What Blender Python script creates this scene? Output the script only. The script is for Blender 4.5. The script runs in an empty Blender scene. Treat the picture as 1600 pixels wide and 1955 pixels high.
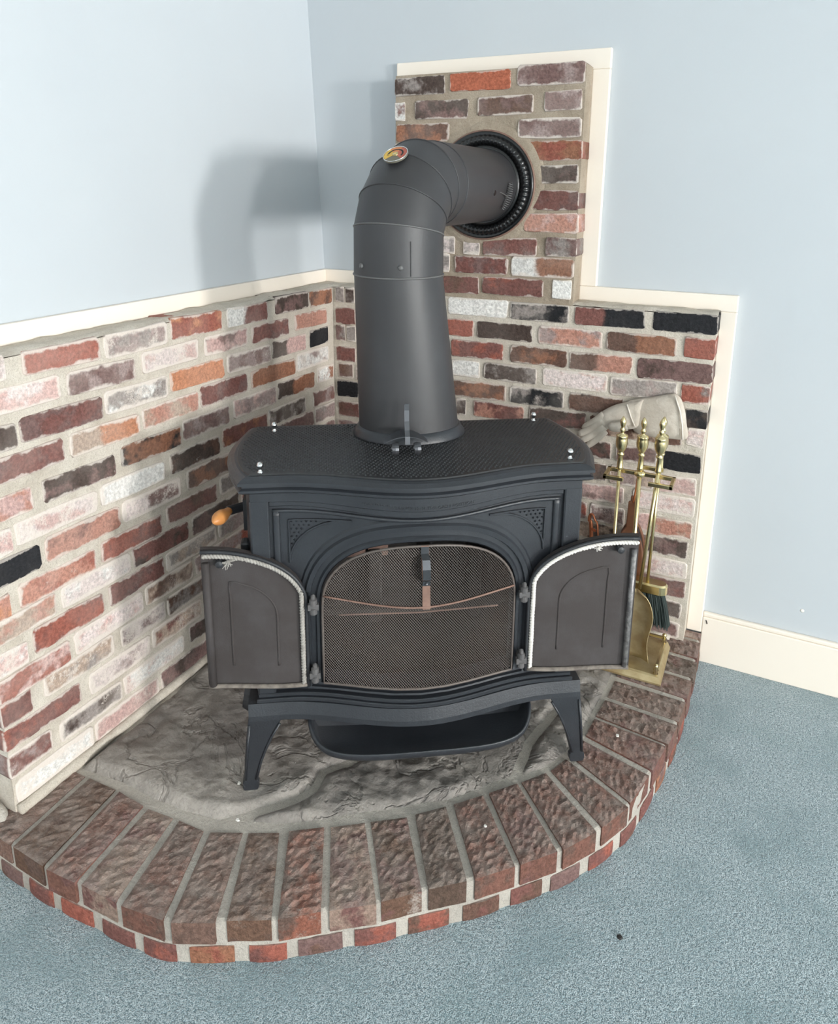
import bpy, bmesh, math, random
from mathutils import Vector, Matrix, noise
random.seed(11)
PI = math.pi
scene = bpy.context.scene
COL = scene.collection

# ------------------------------------------------------------------ camera
cam = bpy.data.cameras.new('camera')
cam_o = bpy.data.objects.new('camera', cam); COL.objects.link(cam_o)
cam.sensor_fit = 'HORIZONTAL'; cam.sensor_width = 36.0
cam.lens = 1389.67 / 1600 * 36.0
cam.shift_x = (800 - 787.94) / 1600
cam.shift_y = (695.49 - 977.5) / 1600
cam.clip_start = 0.02
_yaw, _pit, _rol = -0.459288, 0.238689, -0.007453
_f = Vector((math.sin(_yaw)*math.cos(_pit), math.cos(_yaw)*math.cos(_pit), -math.sin(_pit)))
_r = Vector((math.cos(_yaw), -math.sin(_yaw), 0)); _d = _f.cross(_r)
_R = _r*math.cos(_rol) + _d*math.sin(_rol); _D = -_r*math.sin(_rol) + _d*math.cos(_rol)
_M = Matrix((_R, -_D, -_f)).transposed().to_4x4()
_M.translation = Vector((1.3742, -2.14853, 1.4619))
cam_o.matrix_world = _M
scene.camera = cam_o

# ------------------------------------------------------------------ light
world = bpy.data.worlds.new('overcast_sky'); scene.world = world
world.use_nodes = True
_bg = world.node_tree.nodes['Background']
_bg.inputs[0].default_value = (0.80, 0.90, 1.0, 1); _bg.inputs[1].default_value = 0.6
def window_light(name, loc, rot, sx, sy, watts, colr):
    l = bpy.data.lights.new(name, 'AREA'); l.shape = 'RECTANGLE'; l.size = sx; l.size_y = sy
    l.energy = watts; l.color = colr
    o = bpy.data.objects.new(name, l); COL.objects.link(o); o.location = loc; o.rotation_euler = rot
    return o
DAY = (1.0, 0.975, 0.945)
# daylight entering by the two windows of the far wall opposite the long brick wainscot
window_light('daylight_1', (8.46, -2.75, 1.52), (0, PI/2, 0), 0.84, 0.62, 330, DAY)
window_light('daylight_2', (8.46, -5.60, 1.62), (0, PI/2, 0), 0.84, 0.62, 270, DAY)
# daylight entering by the wide window of the wall behind the photographer
window_light('daylight_3', (2.6, -6.56, 1.45), (PI/2, 0, 0), 2.2, 1.25, 30, DAY)
vs = scene.view_settings
vs.view_transform = 'Standard'; vs.look = 'None'; vs.gamma = 1.0; vs.use_curve_mapping = False
vs.exposure = 0.17
try:
    scene.cycles.use_denoising = True
    scene.cycles.max_bounces = 8; scene.cycles.diffuse_bounces = 5; scene.cycles.glossy_bounces = 4
    scene.cycles.sample_clamp_indirect = 6.0
except Exception:
    pass

# ------------------------------------------------------------------ helpers
def s2l(c):
    c = c/255.0
    return c/12.92 if c <= 0.04045 else ((c+0.055)/1.055)**2.4
def rgb(r, g, b, k=1.0): return (s2l(r)*k, s2l(g)*k, s2l(b)*k, 1.0)
def dull(c, s=0.72):
    y = 0.3*c[0]+0.6*c[1]+0.1*c[2]; return tuple(y+(v-y)*s for v in c)

def link(name, me, mat=None, parent=None, loc=None, smooth=False):
    o = bpy.data.objects.new(name, me); COL.objects.link(o)
    if mat is not None and me is not None and len(me.materials) == 0: me.materials.append(mat)
    if parent is not None: o.parent = parent
    if loc is not None: o.location = loc
    if smooth and me is not None:
        me.polygons.foreach_set('use_smooth', [True]*len(me.polygons))
    return o
def tag(o, label, cat=None, group=None):
    o['label'] = label
    if cat: o['category'] = cat
    if group: o['group'] = group
    return o
def struct(o):
    o['kind'] = 'structure'; return o
def empty(name, loc=(0, 0, 0), rz=0.0):
    o = bpy.data.objects.new(name, None); COL.objects.link(o)
    o.location = loc; o.rotation_euler = (0, 0, rz); o.empty_display_size = 0.05
    return o

class MB:
    """collects vertices and faces, then links them as one mesh object"""
    def __init__(self): self.v = []; self.f = []
    def add(self, vs, fs):
        n = len(self.v); self.v += [tuple(v) for v in vs]; self.f += [tuple(i+n for i in f) for f in fs]; return self
    def box(self, x0, x1, y0, y1, z0, z1):
        return self.add([(x0,y0,z0),(x1,y0,z0),(x1,y1,z0),(x0,y1,z0),(x0,y0,z1),(x1,y0,z1),(x1,y1,z1),(x0,y1,z1)],
                        [(0,3,2,1),(4,5,6,7),(0,1,5,4),(1,2,6,5),(2,3,7,6),(3,0,4,7)])
    def loft(self, rings, closed=True, cap=True):
        n = len(rings[0]); vs = [p for r in rings for p in r]; fs = []
        m = n if closed else n-1
        for i in range(len(rings)-1):
            for j in range(m):
                a = i*n+j; b = i*n+(j+1) % n
                fs.append((a, b, b+n, a+n))
        if cap and closed:
            fs.append(tuple(range(n-1, -1, -1))); k = (len(rings)-1)*n; fs.append(tuple(range(k, k+n)))
        return self.add(vs, fs)
    def tube(self, pts, rad, seg=8, closed=False, cap=True, flat=1.0, up=None):
        pts = [Vector(p) for p in pts]; n = len(pts)
        rads = rad if isinstance(rad, (list, tuple)) else [rad]*n
        T = []
        for i in range(n):
            a = pts[(i-1) % n] if (i > 0 or closed) else pts[i]
            b = pts[(i+1) % n] if (i < n-1 or closed) else pts[i]
            t = (b-a); T.append(t.normalized() if t.length > 1e-9 else Vector((0, 0, 1)))
        u = Vector(up) if up else (Vector((0, 0, 1)) if abs(T[0].z) < 0.9 else Vector((1, 0, 0)))
        rings = []
        for i in range(n):
            u = u - T[i]*u.dot(T[i])
            if u.length < 1e-6: u = T[i].orthogonal()
            u.normalize(); w = T[i].cross(u)
            rings.append([pts[i] + (u*math.cos(2*PI*k/seg)*flat + w*math.sin(2*PI*k/seg))*rads[i] for k in range(seg)])
        if closed:
            rings.append(rings[0]); return self.loft(rings, True, False)
        return self.loft(rings, True, cap)
    def lathe(self, prof, axis='z', seg=24, at=(0, 0, 0)):
        at = Vector(at); rings = []
        for r, h in prof:
            ring = []
            for k in range(seg):
                c, s = math.cos(2*PI*k/seg)*r, math.sin(2*PI*k/seg)*r
                p = {'z': (c, s, h), 'y': (c, h, -s), 'x': (h, c, s)}[axis]
                ring.append(at+Vector(p))
            rings.append(ring)
        return self.loft(rings, True, True)
    def mesh(self, name):
        me = bpy.data.meshes.new(name); me.from_pydata(self.v, [], self.f); me.update(); return me
    def build(self, name, mat, parent=None, loc=None, smooth=False, fix=False):
        me = self.mesh(name)
        if fix:
            bm = bmesh.new(); bm.from_mesh(me); bmesh.ops.recalc_face_normals(bm, faces=bm.faces); bm.to_mesh(me); bm.free()
        return link(name, me, mat, parent, loc, smooth)
def bevel(o, w=0.002, seg=2, ang=35):
    m = o.modifiers.new('edge', 'BEVEL'); m.width = w; m.segments = seg; m.limit_method = 'ANGLE'; m.angle_limit = math.radians(ang)
    return o
def nz(x, y, z=0.0): return noise.noise(Vector((x, y, z)))
def fbm(x, y, z=0.0, o=4):
    s = 0; a = 1; 
    for i in range(o):
        s += a*noise.noise(Vector((x, y, z))); x *= 2.03; y *= 2.03; z *= 2.03; a *= 0.5
    return s

# ------------------------------------------------------------------ materials
def newmat(name):
    m = bpy.data.materials.new(name); m.use_nodes = True
    nt = m.node_tree; b = nt.nodes['Principled BSDF']
    return m, nt, b
def N(nt, t, **kw):
    n = nt.nodes.new(t)
    for k, v in kw.items():
        if k.startswith('i_'): n.inputs[k[2:].replace('_', ' ')].default_value = v
        elif k[0] == 'n' and k[1:].isdigit(): n.inputs[int(k[1:])].default_value = v
        else: setattr(n, k, v)
    return n
def L(nt, a, b): nt.links.new(a, b)
def math_n(nt, op, a, b=None, c=None):
    n = nt.nodes.new('ShaderNodeMath'); n.operation = op
    for i, v in enumerate((a, b, c)):
        if v is None: continue
        if isinstance(v, (int, float)): n.inputs[i].default_value = v
        else: nt.links.new(v, n.inputs[i])
    return n.outputs[0]
def maprange(nt, v, a, b, c=0.0, d=1.0, smooth=True):
    n = nt.nodes.new('ShaderNodeMapRange'); n.interpolation_type = 'SMOOTHSTEP' if smooth else 'LINEAR'; n.clamp = True
    nt.links.new(v, n.inputs[0])
    for i, q in zip((1, 2, 3, 4), (a, b, c, d)):
        if isinstance(q, (int, float)): n.inputs[i].default_value = q
        else: nt.links.new(q, n.inputs[i])
    return n.outputs[0]
def mix(nt, f, a, b, mode='MIX'):
    n = nt.nodes.new('ShaderNodeMix'); n.data_type = 'RGBA'; n.blend_type = mode
    for i, v in ((0, f), (6, a), (7, b)):
        if isinstance(v, (int, float)): n.inputs[i].default_value = v
        elif isinstance(v, tuple): n.inputs[i].default_value = v
        else: nt.links.new(v, n.inputs[i])
    return n.outputs[2]
def noise_n(nt, vec, scale, detail=4.0, rough=0.55, dist=0.0):
    n = nt.nodes.new('ShaderNodeTexNoise'); n.inputs['Scale'].default_value = scale
    n.inputs['Detail'].default_value = detail; n.inputs['Roughness'].default_value = rough; n.inputs['Distortion'].default_value = dist
    if vec is not None: nt.links.new(vec, n.inputs['Vector'])
    return n.outputs[0]
def bump_n(nt, bsdf, h, strength, dist, prev=None):
    n = nt.nodes.new('ShaderNodeBump'); n.inputs['Strength'].default_value = strength; n.inputs['Distance'].default_value = dist
    nt.links.new(h, n.inputs['Height'])
    if prev is not None: nt.links.new(prev, n.inputs['Normal'])
    nt.links.new(n.outputs[0], bsdf.inputs['Normal']); return n.outputs[0]
def objco(nt):
    return nt.nodes.new('ShaderNodeTexCoord').outputs['Object']
def geopos(nt):
    return nt.nodes.new('ShaderNodeNewGeometry').outputs['Position']

def simple(name, col, rough=0.6, metal=0.0, bump=0.0, bscale=200.0, var=0.0, vscale=20.0, var_col=None, spec=0.5, bdist=0.001):
    m, nt, b = newmat(name)
    b.inputs['Roughness'].default_value = rough; b.inputs['Metallic'].default_value = metal
    b.inputs['Specular IOR Level'].default_value = spec
    co = objco(nt)
    if var > 0:
        f = maprange(nt, noise_n(nt, co, vscale, 5.0, 0.6), 0.35, 0.7, 0.0, var)
        L(nt, mix(nt, f, col, var_col if var_col else (col[0]*0.5, col[1]*0.5, col[2]*0.5, 1)), b.inputs['Base Color'])
    else: b.inputs['Base Color'].default_value = col
    if bump > 0: bump_n(nt, b, noise_n(nt, co, bscale, 3.0, 0.6), bump, bdist)
    return m

M = {}
MORT = rgb(218, 210, 198)
# painted plaster
def paint(name, col):
    m, nt, b = newmat(name); p = geopos(nt)
    f = maprange(nt, noise_n(nt, p, 2.2, 3.0), 0.3, 0.7)
    L(nt, mix(nt, f, (col[0]*0.975, col[1]*0.98, col[2]*0.985, 1), col), b.inputs['Base Color'])
    b.inputs['Roughness'].default_value = 0.62; b.inputs['Specular IOR Level'].default_value = 0.25
    bump_n(nt, b, noise_n(nt, p, 420, 2.0), 0.10, 0.0008)
    return m
M['paint'] = paint('blue_wall_paint', rgb(194, 200, 205))
M['white_paint'] = simple('cream_trim_paint', rgb(240, 231, 219), 0.42, bump=0.06, bscale=60, spec=0.4)
M['ceiling'] = simple('white_ceiling_paint', rgb(238, 238, 234), 0.8)
# carpet
m, nt, b = newmat('blue_green_carpet'); p = geopos(nt)
n1 = math_n(nt, 'ADD', math_n(nt, 'MULTIPLY', noise_n(nt, p, 430, 1.0, 0.6), 0.62), math_n(nt, 'MULTIPLY', noise_n(nt, p, 170, 2.0, 0.6), 0.38)); n2 = noise_n(nt, p, 5.0, 4.0, 0.6); n3 = noise_n(nt, p, 85, 3.0, 0.7)
c = mix(nt, maprange(nt, n1, 0.40, 0.60), rgb(96, 119, 127), rgb(206, 219, 224))
c = mix(nt, maprange(nt, n3, 0.35, 0.7, 0.0, 0.45), c, rgb(134, 156, 164))
c = mix(nt, maprange(nt, n2, 0.42, 0.70, 0.0, 0.60), c, rgb(124, 148, 154))
n4 = noise_n(nt, p, 2.1, 2.0, 0.5)
c = mix(nt, maprange(nt, n4, 0.62, 0.76, 0.0, 0.30), c, rgb(112, 146, 147))
L(nt, c, b.inputs['Base Color']); b.inputs['Roughness'].default_value = 0.95; b.inputs['Specular IOR Level'].default_value = 0.1
b.inputs['Sheen Weight'].default_value = 0.35; b.inputs['Sheen Roughness'].default_value = 0.5
h = math_n(nt, 'ADD', n1, math_n(nt, 'MULTIPLY', n3, 0.8))
bump_n(nt, b, h, 0.9, 0.007); M['carpet'] = m
# mortar
def mortar(name, col, dark, rough_scale=90):
    m, nt, b = newmat(name); p = geopos(nt)
    f = maprange(nt, noise_n(nt, p, 9, 5.0, 0.65), 0.38, 0.72, 0.0, 0.55)
    c = mix(nt, f, col, dark)
    f2 = maprange(nt, noise_n(nt, p, 300, 3.0, 0.75), 0.40, 0.72, 0.0, 0.38)
    c = mix(nt, f2, c, (dark[0]*0.7, dark[1]*0.7, dark[2]*0.7, 1))
    L(nt, c, b.inputs['Base Color']); b.inputs['Roughness'].default_value = 0.92; b.inputs['Specular IOR Level'].default_value = 0.15
    h = math_n(nt, 'ADD', noise_n(nt, p, rough_scale, 5.0, 0.7), math_n(nt, 'MULTIPLY', noise_n(nt, p, 500, 2.0), 0.35))
    bump_n(nt, b, h, 0.8, 0.006)
    return m
M['mortar'] = mortar('wall_mortar', MORT, rgb(176, 164, 148))
M['mortar_hearth'] = mortar('hearth_mortar', rgb(192, 186, 177), rgb(150, 144, 136))
M['mortar_sooty'] = mortar('sooty_chimney_mortar', rgb(178, 165, 148), rgb(132, 118, 102))
# wall brick: the object's colour is the clay, its alpha how much mortar smear, c2 a second tone
def brickmat(name, top=False):
    m, nt, b = newmat(name)
    oi = nt.nodes.new('ShaderNodeObjectInfo'); co = objco(nt)
    sep = nt.nodes.new('ShaderNodeSeparateXYZ'); L(nt, co, sep.inputs[0])
    geo = geopos(nt)
    off = nt.nodes.new('ShaderNodeVectorMath'); off.operation = 'ADD'; L(nt, geo, off.inputs[0])
    cmb = nt.nodes.new('ShaderNodeCombineXYZ'); 
    rr = math_n(nt, 'MULTIPLY', oi.outputs['Random'], 37.0)
    for i in range(3): L(nt, rr, cmb.inputs[i])
    L(nt, cmb.outputs[0], off.inputs[1]); V = off.outputs[0]
    def at(nm, out):
        a = nt.nodes.new('ShaderNodeAttribute'); a.attribute_type = 'OBJECT'; a.attribute_name = nm; return a.outputs[out]
    c2 = at('c2', 'Color'); sp = at('sp', 'Fac')
    ww = oi.outputs['Alpha']
    big = noise_n(nt, V, 16, 4.0, 0.6)
    fine = noise_n(nt, V, 130, 4.0, 0.7)
    mask_n = maprange(nt, big, 0.47, 0.62)
    sx = math_n(nt, 'ADD', sep.outputs[0], math_n(nt, 'MULTIPLY', math_n(nt, 'SUBTRACT', big, 0.5), 0.35))
    mask_s = maprange(nt, sx, -0.13, -0.04)
    mk = math_n(nt, 'ADD', math_n(nt, 'MULTIPLY', mask_n, math_n(nt, 'SUBTRACT', 1.0, sp)), math_n(nt, 'MULTIPLY', mask_s, sp))
    c = mix(nt, mk, oi.outputs['Color'], c2)
    hsv = nt.nodes.new('ShaderNodeHueSaturation'); L(nt, c, hsv.inputs['Color'])
    L(nt, maprange(nt, fine, 0.3, 0.72, 0.72, 1.28), hsv.inputs['Value']); c = hsv.outputs[0]
    haze_c = rgb(222, 212, 203) if not top else rgb(172, 162, 154)
    wob = math_n(nt, 'SUBTRACT', noise_n(nt, V, 22, 5.0, 0.62), 0.5)
    if not top:
        ax = math_n(nt, 'MULTIPLY', math_n(nt, 'SUBTRACT', 0.5, math_n(nt, 'ABSOLUTE', sep.outputs[0])), 0.20)
        az = math_n(nt, 'MULTIPLY', math_n(nt, 'SUBTRACT', 0.5, math_n(nt, 'ABSOLUTE', sep.outputs[2])), 0.057)
        e = math_n(nt, 'MINIMUM', ax, az)
        e2 = math_n(nt, 'ADD', e, math_n(nt, 'MULTIPLY', wob, 0.034))
        edge = maprange(nt, e2, math_n(nt, 'MULTIPLY', ww, 0.004), math_n(nt, 'ADD', 0.0022, math_n(nt, 'MULTIPLY', ww, 0.020)), 1.0, 0.0)
        edge = math_n(nt, 'MULTIPLY', math_n(nt, 'MULTIPLY', edge, math_n(nt, 'ADD', 0.45, ww)), maprange(nt, sep.outputs[1], -0.47, -0.40, 1.0, 0.15))
    th = math_n(nt, 'SUBTRACT', 0.70, math_n(nt, 'MULTIPLY', ww, 0.33))
    pat = math_n(nt, 'ADD', math_n(nt, 'MULTIPLY', noise_n(nt, V, 17, 5.0, 0.66), 0.72), math_n(nt, 'MULTIPLY', noise_n(nt, V, 240, 2.0, 0.6), 0.28))
    patch = maprange(nt, pat, th, math_n(nt, 'ADD', th, 0.17), 0.0, 0.85)
    # thin chalky bloom over the whole face
    bloom = math_n(nt, 'MULTIPLY', maprange(nt, noise_n(nt, V, 7, 3.0, 0.6), 0.35, 0.7), math_n(nt, 'MULTIPLY', ww, 0.45))
    if top:
        nrm = nt.nodes.new('ShaderNodeNewGeometry').outputs['Normal']; sn = nt.nodes.new('ShaderNodeSeparateXYZ'); L(nt, nrm, sn.inputs[0])
        dust = math_n(nt, 'MULTIPLY', maprange(nt, sn.outputs[2], 0.3, 0.9), maprange(nt, noise_n(nt, V, 30, 4.0, 0.7), 0.3, 0.7, 0.12, 0.52))
        smear = math_n(nt, 'MAXIMUM', patch, dust)
    else:
        smear = math_n(nt, 'MAXIMUM', math_n(nt, 'MAXIMUM', edge, patch), bloom)
    smear = math_n(nt, 'MINIMUM', smear, 0.93)
    c = mix(nt, smear, c, haze_c)
    L(nt, c, b.inputs['Base Color']); b.inputs['Roughness'].default_value = 0.88; b.inputs['Specular IOR Level'].default_value = 0.2
    h = math_n(nt, 'ADD', noise_n(nt, V, 70, 5.0, 0.65), math_n(nt, 'MULTIPLY', fine, 0.6))
    bump_n(nt, b, h, 0.75 if not top else 1.0, 0.005 if not top else 0.007)
    return m
M['brick'] = brickmat('reclaimed_brick'); M['brick_top'] = brickmat('wire_cut_paver_brick', True)
# slate
m, nt, b = newmat('rough_slate'); p = geopos(nt)
f = maprange(nt, noise_n(nt, p, 5, 6.0, 0.62, 0.6), 0.34, 0.68)
c = mix(nt, f, rgb(126, 121, 117), rgb(164, 158, 151))
c = mix(nt, maprange(nt, noise_n(nt, p, 130, 4.0, 0.75), 0.42, 0.72, 0.0, 0.5), c, rgb(112, 108, 105))
rg = math_n(nt, 'ABSOLUTE', math_n(nt, 'SUBTRACT', noise_n(nt, p, 6.5, 5.0, 0.55, 0.8), 0.5))
crack = maprange(nt, rg, 0.0, 0.035, 1.0, 0.0)
c = mix(nt, math_n(nt, 'MULTIPLY', crack, 0.30), c, rgb(84, 79, 76))
L(nt, c, b.inputs['Base Color']); b.inputs['Roughness'].default_value = 0.8; b.inputs['Specular IOR Level'].default_value = 0.3
h = math_n(nt, 'SUBTRACT', math_n(nt, 'ADD', noise_n(nt, p, 26, 6.0, 0.6), math_n(nt, 'MULTIPLY', noise_n(nt, p, 150, 3.0, 0.6), 0.18)), math_n(nt, 'MULTIPLY', crack, 0.35))
bump_n(nt, b, h, 0.7, 0.010); M['slate'] = m
# metals and small things
M['iron'] = simple('blue_black_cast_iron', rgb(39, 42, 47), 0.38, bump=0.30, bscale=260, var=0.35, vscale=12, var_col=rgb(54, 57, 62), spec=0.55, bdist=0.0015)
M['iron_dark'] = simple('dark_cast_iron', rgb(40, 42, 46), 0.5, bump=0.25, bscale=260, spec=0.5)
M['griddle'] = simple('griddle_black_iron', rgb(34, 35, 37), 0.40, bump=0.2, bscale=300, spec=0.6)
M['door_inner'] = simple('sooty_brown_iron', rgb(60, 55, 54), 0.7, bump=0.4, bscale=420, var=0.6, vscale=9, var_col=rgb(76, 73, 74), spec=0.35)
M['crust'] = simple('crusted_stove_cement', rgb(128, 120, 112), 0.95, bump=0.8, bscale=300, var=0.7, vscale=45, var_col=rgb(80, 74, 70))
M['stile'] = simple('worn_bright_iron', rgb(96, 94, 95), 0.35, metal=0.4, var=0.8, vscale=60, var_col=rgb(170, 168, 166), bump=0.4, bscale=200)
M['pipe'] = simple('matt_black_stovepipe', rgb(51, 51, 53), 0.46, bump=0.10, bscale=180, var=0.35, vscale=6, var_col=rgb(64, 64, 67), spec=0.5)
M['collar'] = simple('gloss_black_steel', rgb(20, 21, 23), 0.25, spec=0.6)
M['bead'] = simple('worn_pipe_seam', rgb(92, 92, 92), 0.42, spec=0.5)
M['rope'] = simple('grey_glass_rope', rgb(170, 166, 160), 0.9, bump=0.8, bscale=900, var=0.5, vscale=60, var_col=rgb(110, 106, 100))
M['rope_white'] = simple('white_glass_rope', rgb(226, 222, 216), 0.9, bump=0.8, bscale=900, var=0.25, vscale=60, var_col=rgb(180, 174, 168))
M['mesh'] = simple('rusty_screen_wire', rgb(98, 91, 87), 0.5, metal=0.3, var=0.4, vscale=14, var_col=rgb(104, 90, 82))
M['rust'] = simple('rusty_steel', rgb(136, 108, 96), 0.6, metal=0.2, var=0.6, vscale=40, var_col=rgb(110, 84, 74))
M['steel'] = simple('grey_bent_steel', rgb(86, 88, 92), 0.34, metal=0.7)
M['hinge'] = simple('dusty_hinge_iron', rgb(92, 90, 90), 0.6, var=0.6, vscale=70, var_col=rgb(60, 60, 62))
M['chrome'] = simple('chrome', rgb(225, 225, 225), 0.15, metal=1.0)
M['firebox'] = simple('sooty_firebox', rgb(40, 37, 36), 0.95, var=0.6, vscale=10, var_col=rgb(70, 64, 60), bump=0.5, bscale=80)
M['firebrick'] = simple('sooty_pink_firebrick', rgb(140, 112, 100), 0.95, var=0.6, vscale=30, var_col=rgb(80, 66, 62))
M['wood'] = simple('varnished_wood', rgb(206, 142, 82), 0.38, var=0.4, vscale=30, var_col=rgb(176, 108, 56))
M['brass'] = simple('polished_brass', rgb(226, 210, 164), 0.26, metal=1.0, var=0.4, vscale=25, var_col=rgb(204, 182, 130))
M['brass_dull'] = simple('tarnished_brass', rgb(206, 190, 150), 0.45, metal=0.8, var=0.6, vscale=14, var_col=rgb(150, 118, 78), bump=0.2, bscale=200)
M['bristle'] = simple('dark_green_bristle', rgb(30, 44, 42), 0.7)
M['leather'] = simple('pale_grey_suede', rgb(203, 195, 184), 0.9, bump=0.5, bscale=110, var=0.6, vscale=16, var_col=rgb(166, 154, 140), bdist=0.003)
M['leather_seam'] = simple('pale_suede_seam', rgb(222, 214, 204), 0.9, bump=0.3, bscale=300)
M['walnut'] = simple('brown_bellows_wood', rgb(118, 78, 56), 0.45, var=0.5, vscale=30, var_col=rgb(86, 52, 36))
M['cord'] = simple('orange_leather_cord', rgb(190, 108, 58), 0.6)
M['copper'] = simple('copper_metal', rgb(196, 122, 88), 0.35, metal=0.8)
M['blackmark'] = simple('black_scuff', rgb(35, 33, 32), 0.7)
M['chip'] = simple('white_paint_flake', rgb(236, 234, 228), 0.7)
M['yellow'] = simple('dial_yellow', rgb(214, 176, 82), 0.4)
M['orange'] = simple('dial_orange', rgb(206, 130, 84), 0.4)
M['red'] = simple('dial_red', rgb(176, 92, 76), 0.4)
M['dialgrey'] = simple('dial_grey', rgb(112, 108, 96), 0.4)
M['glass'] = simple('window_white', rgb(245, 248, 250), 0.3)

# ------------------------------------------------------------------ the room
RX, RY, RZ = 8.5, -6.6, 2.45          # far walls and ceiling
FX, FY = -0.100, 0.100                # painted faces of the two walls in view
ZH = 0.105                            # top of the hearth
ZT = 1.125                            # top of the brick wainscot
struct(tag(MB().box(-0.2, RX+0.1, RY-0.1, 0.2, -0.06, 0.0).build('floor', M['carpet']), 'blue green cut pile carpet covering the floor'))
_wl = MB().loft([[(FX-0.14, RY-0.1, z), (FX-0.14, FY+0.08, z), (x, FY+0.08, z), (x, RY-0.1, z)] for z, x in ((0, FX), (1.168, FX), (RZ, FX-0.066))])   # the upper wall leans back a little
wl = struct(tag(_wl.build('wall_left', M['paint'], fix=True), 'pale blue painted wall above the long brick wainscot'))
wb = struct(tag(MB().box(FX-0.14, RX+0.1, FY, FY+0.08, 0, RZ).build('wall_back', M['paint']), 'pale blue painted wall behind the chimney brick panel'))
struct(tag(MB().box(-0.2, RX+0.1, RY-0.1, 0.2, RZ, RZ+0.06).build('ceiling', M['ceiling']), 'white flat ceiling of the room'))
# the wall with two windows and the wall behind the photographer
def holed_wall(name, label, axis, at, lo, hi, holes, z0, z1):
    b = MB()
    def bx(a0, a1, c0, c1):
        if a1-a0 < 1e-4: return
        if axis == 'x': b.box(at, at+0.1, a0, a1, c0, c1)
        else: b.box(a0, a1, at-0.1, at, c0, c1)
    p = lo
    for h0, h1 in holes:
        bx(p, h0, 0, RZ); bx(h0, h1, 0, z0); bx(h0, h1, z1, RZ); p = h1
    bx(p, hi, 0, RZ)
    return struct(tag(b.build(name, M['paint']), label))
holed_wall('wall_right', 'pale blue painted wall with two windows', 'x', RX, RY, FY, [(-5.92, -5.28), (-3.07, -2.43)], 1.10, 2.04)
holed_wall('wall_front', 'pale blue painted wall with one wide window', 'y', RY, FX, RX, [(1.5, 3.7)], 0.82, 2.08)
def window(n, axis, at, a0, a1, z0, z1, label):
    fr = MB(); pn = MB()
    def bx(b, u0, u1, d0, d1, c0, c1):
        if axis == 'x': b.box(at+d0, at+d1, u0, u1, c0, c1)
        else: b.box(u0, u1, at-d1, at-d0, c0, c1)
    for u0, u1, c0, c1 in ((a0-0.07, a0, z0-0.07, z1+0.07), (a1, a1+0.07, z0-0.07, z1+0.07), (a0, a1, z1, z1+0.07), (a0, a1, z0-0.07, z0)):
        bx(fr, u0, u1, -0.02, 0.0, c0, c1)
    zm = (z0+z1)/2
    bx(fr, a0, a1, 0.02, 0.06, zm-0.02, zm+0.02)
    w = struct(tag(fr.build('window_%d' % n, M['white_paint']), label))
    bx(pn, a0, a1, 0.07, 0.075, z0, z1); pn.build('pane', M['glass'], w)
window(1, 'x', RX, -3.07, -2.43, 1.10, 2.04, 'white framed sash window nearer the chimney wall')
window(2, 'x', RX, -5.92, -5.28, 1.10, 2.04, 'white framed sash window farther from the chimney wall')
window(3, 'y', RY, 1.5, 3.7, 0.82, 2.08, 'wide white framed window behind the photographer')

# ------------------------------------------------------------------ trim boards and baseboard
TF = 0.018
def board(name, label, x0, x1, y0, y1, z0, z1, bw=0.003):
    o = struct(tag(MB().box(x0, x1, y0, y1, z0, z1).build(name, M['white_paint']), label)); bevel(o, bw, 2); return o
y0, y1 = FY-TF, FY
board('trim_1', 'cream cap board along the long brick wainscot', FX, FX+TF, -1.42, FY-TF, 1.123, 1.171)
board('trim_2', 'short cream cap board in the wall corner behind the stovepipe', FX, 0.236, y0, y1, 1.123, 1.171)
board('trim_3', 'cream board along the top of the chimney brick panel', 0.205, 0.893, y0, y1, 1.795, 1.851)
board('trim_4', 'upright cream board beside the chimney brick panel', 0.842, 0.893, y0, y1, 1.171, 1.795)
board('trim_5', 'cream cap board over the brick beside the chimney panel', 0.842, 1.294, y0, y1, 1.123, 1.171)
board('trim_6', 'upright cream board at the end of the brickwork by the fire tools', 1.249, 1.294, y0, y1, ZH-0.003, 1.123)
bb = board('baseboard_right', 'cream baseboard between the hearth and the blue carpet', 1.294, RX, y0, y1, 0.0, 0.158)
bevel(MB().box(1.294, RX, y0+0.003, y1, 0.158, 0.172).build('cap_moulding', M['white_paint'], bb), 0.004, 2)
MB().tube([(1.304, y0-0.0005, 0.149), (1.307, y0-0.0008, 0.143), (1.3085, y0-0.0005, 0.137)], 0.0016, 6).build('scuff_mark', M['blackmark'], bb)
board('baseboard_left', 'cream baseboard along the wall past the brick end', FX, FX+TF, RY, -1.42, 0.0, 0.165)
board('baseboard_front', 'cream baseboard under the window behind the photographer', FX+TF, RX, RY, RY+TF, 0.0, 0.165)
# a dab of white filler on the blue wall
d = MB().lathe([(0.0001, -0.0012), (0.004, -0.0010), (0.0058, 0.0)], 'y', 10, (1.561, FY, 0.246)); o = d.build('filler_dab', M['chip'], wb, smooth=True); o.scale = (1, 1, 1)

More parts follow.
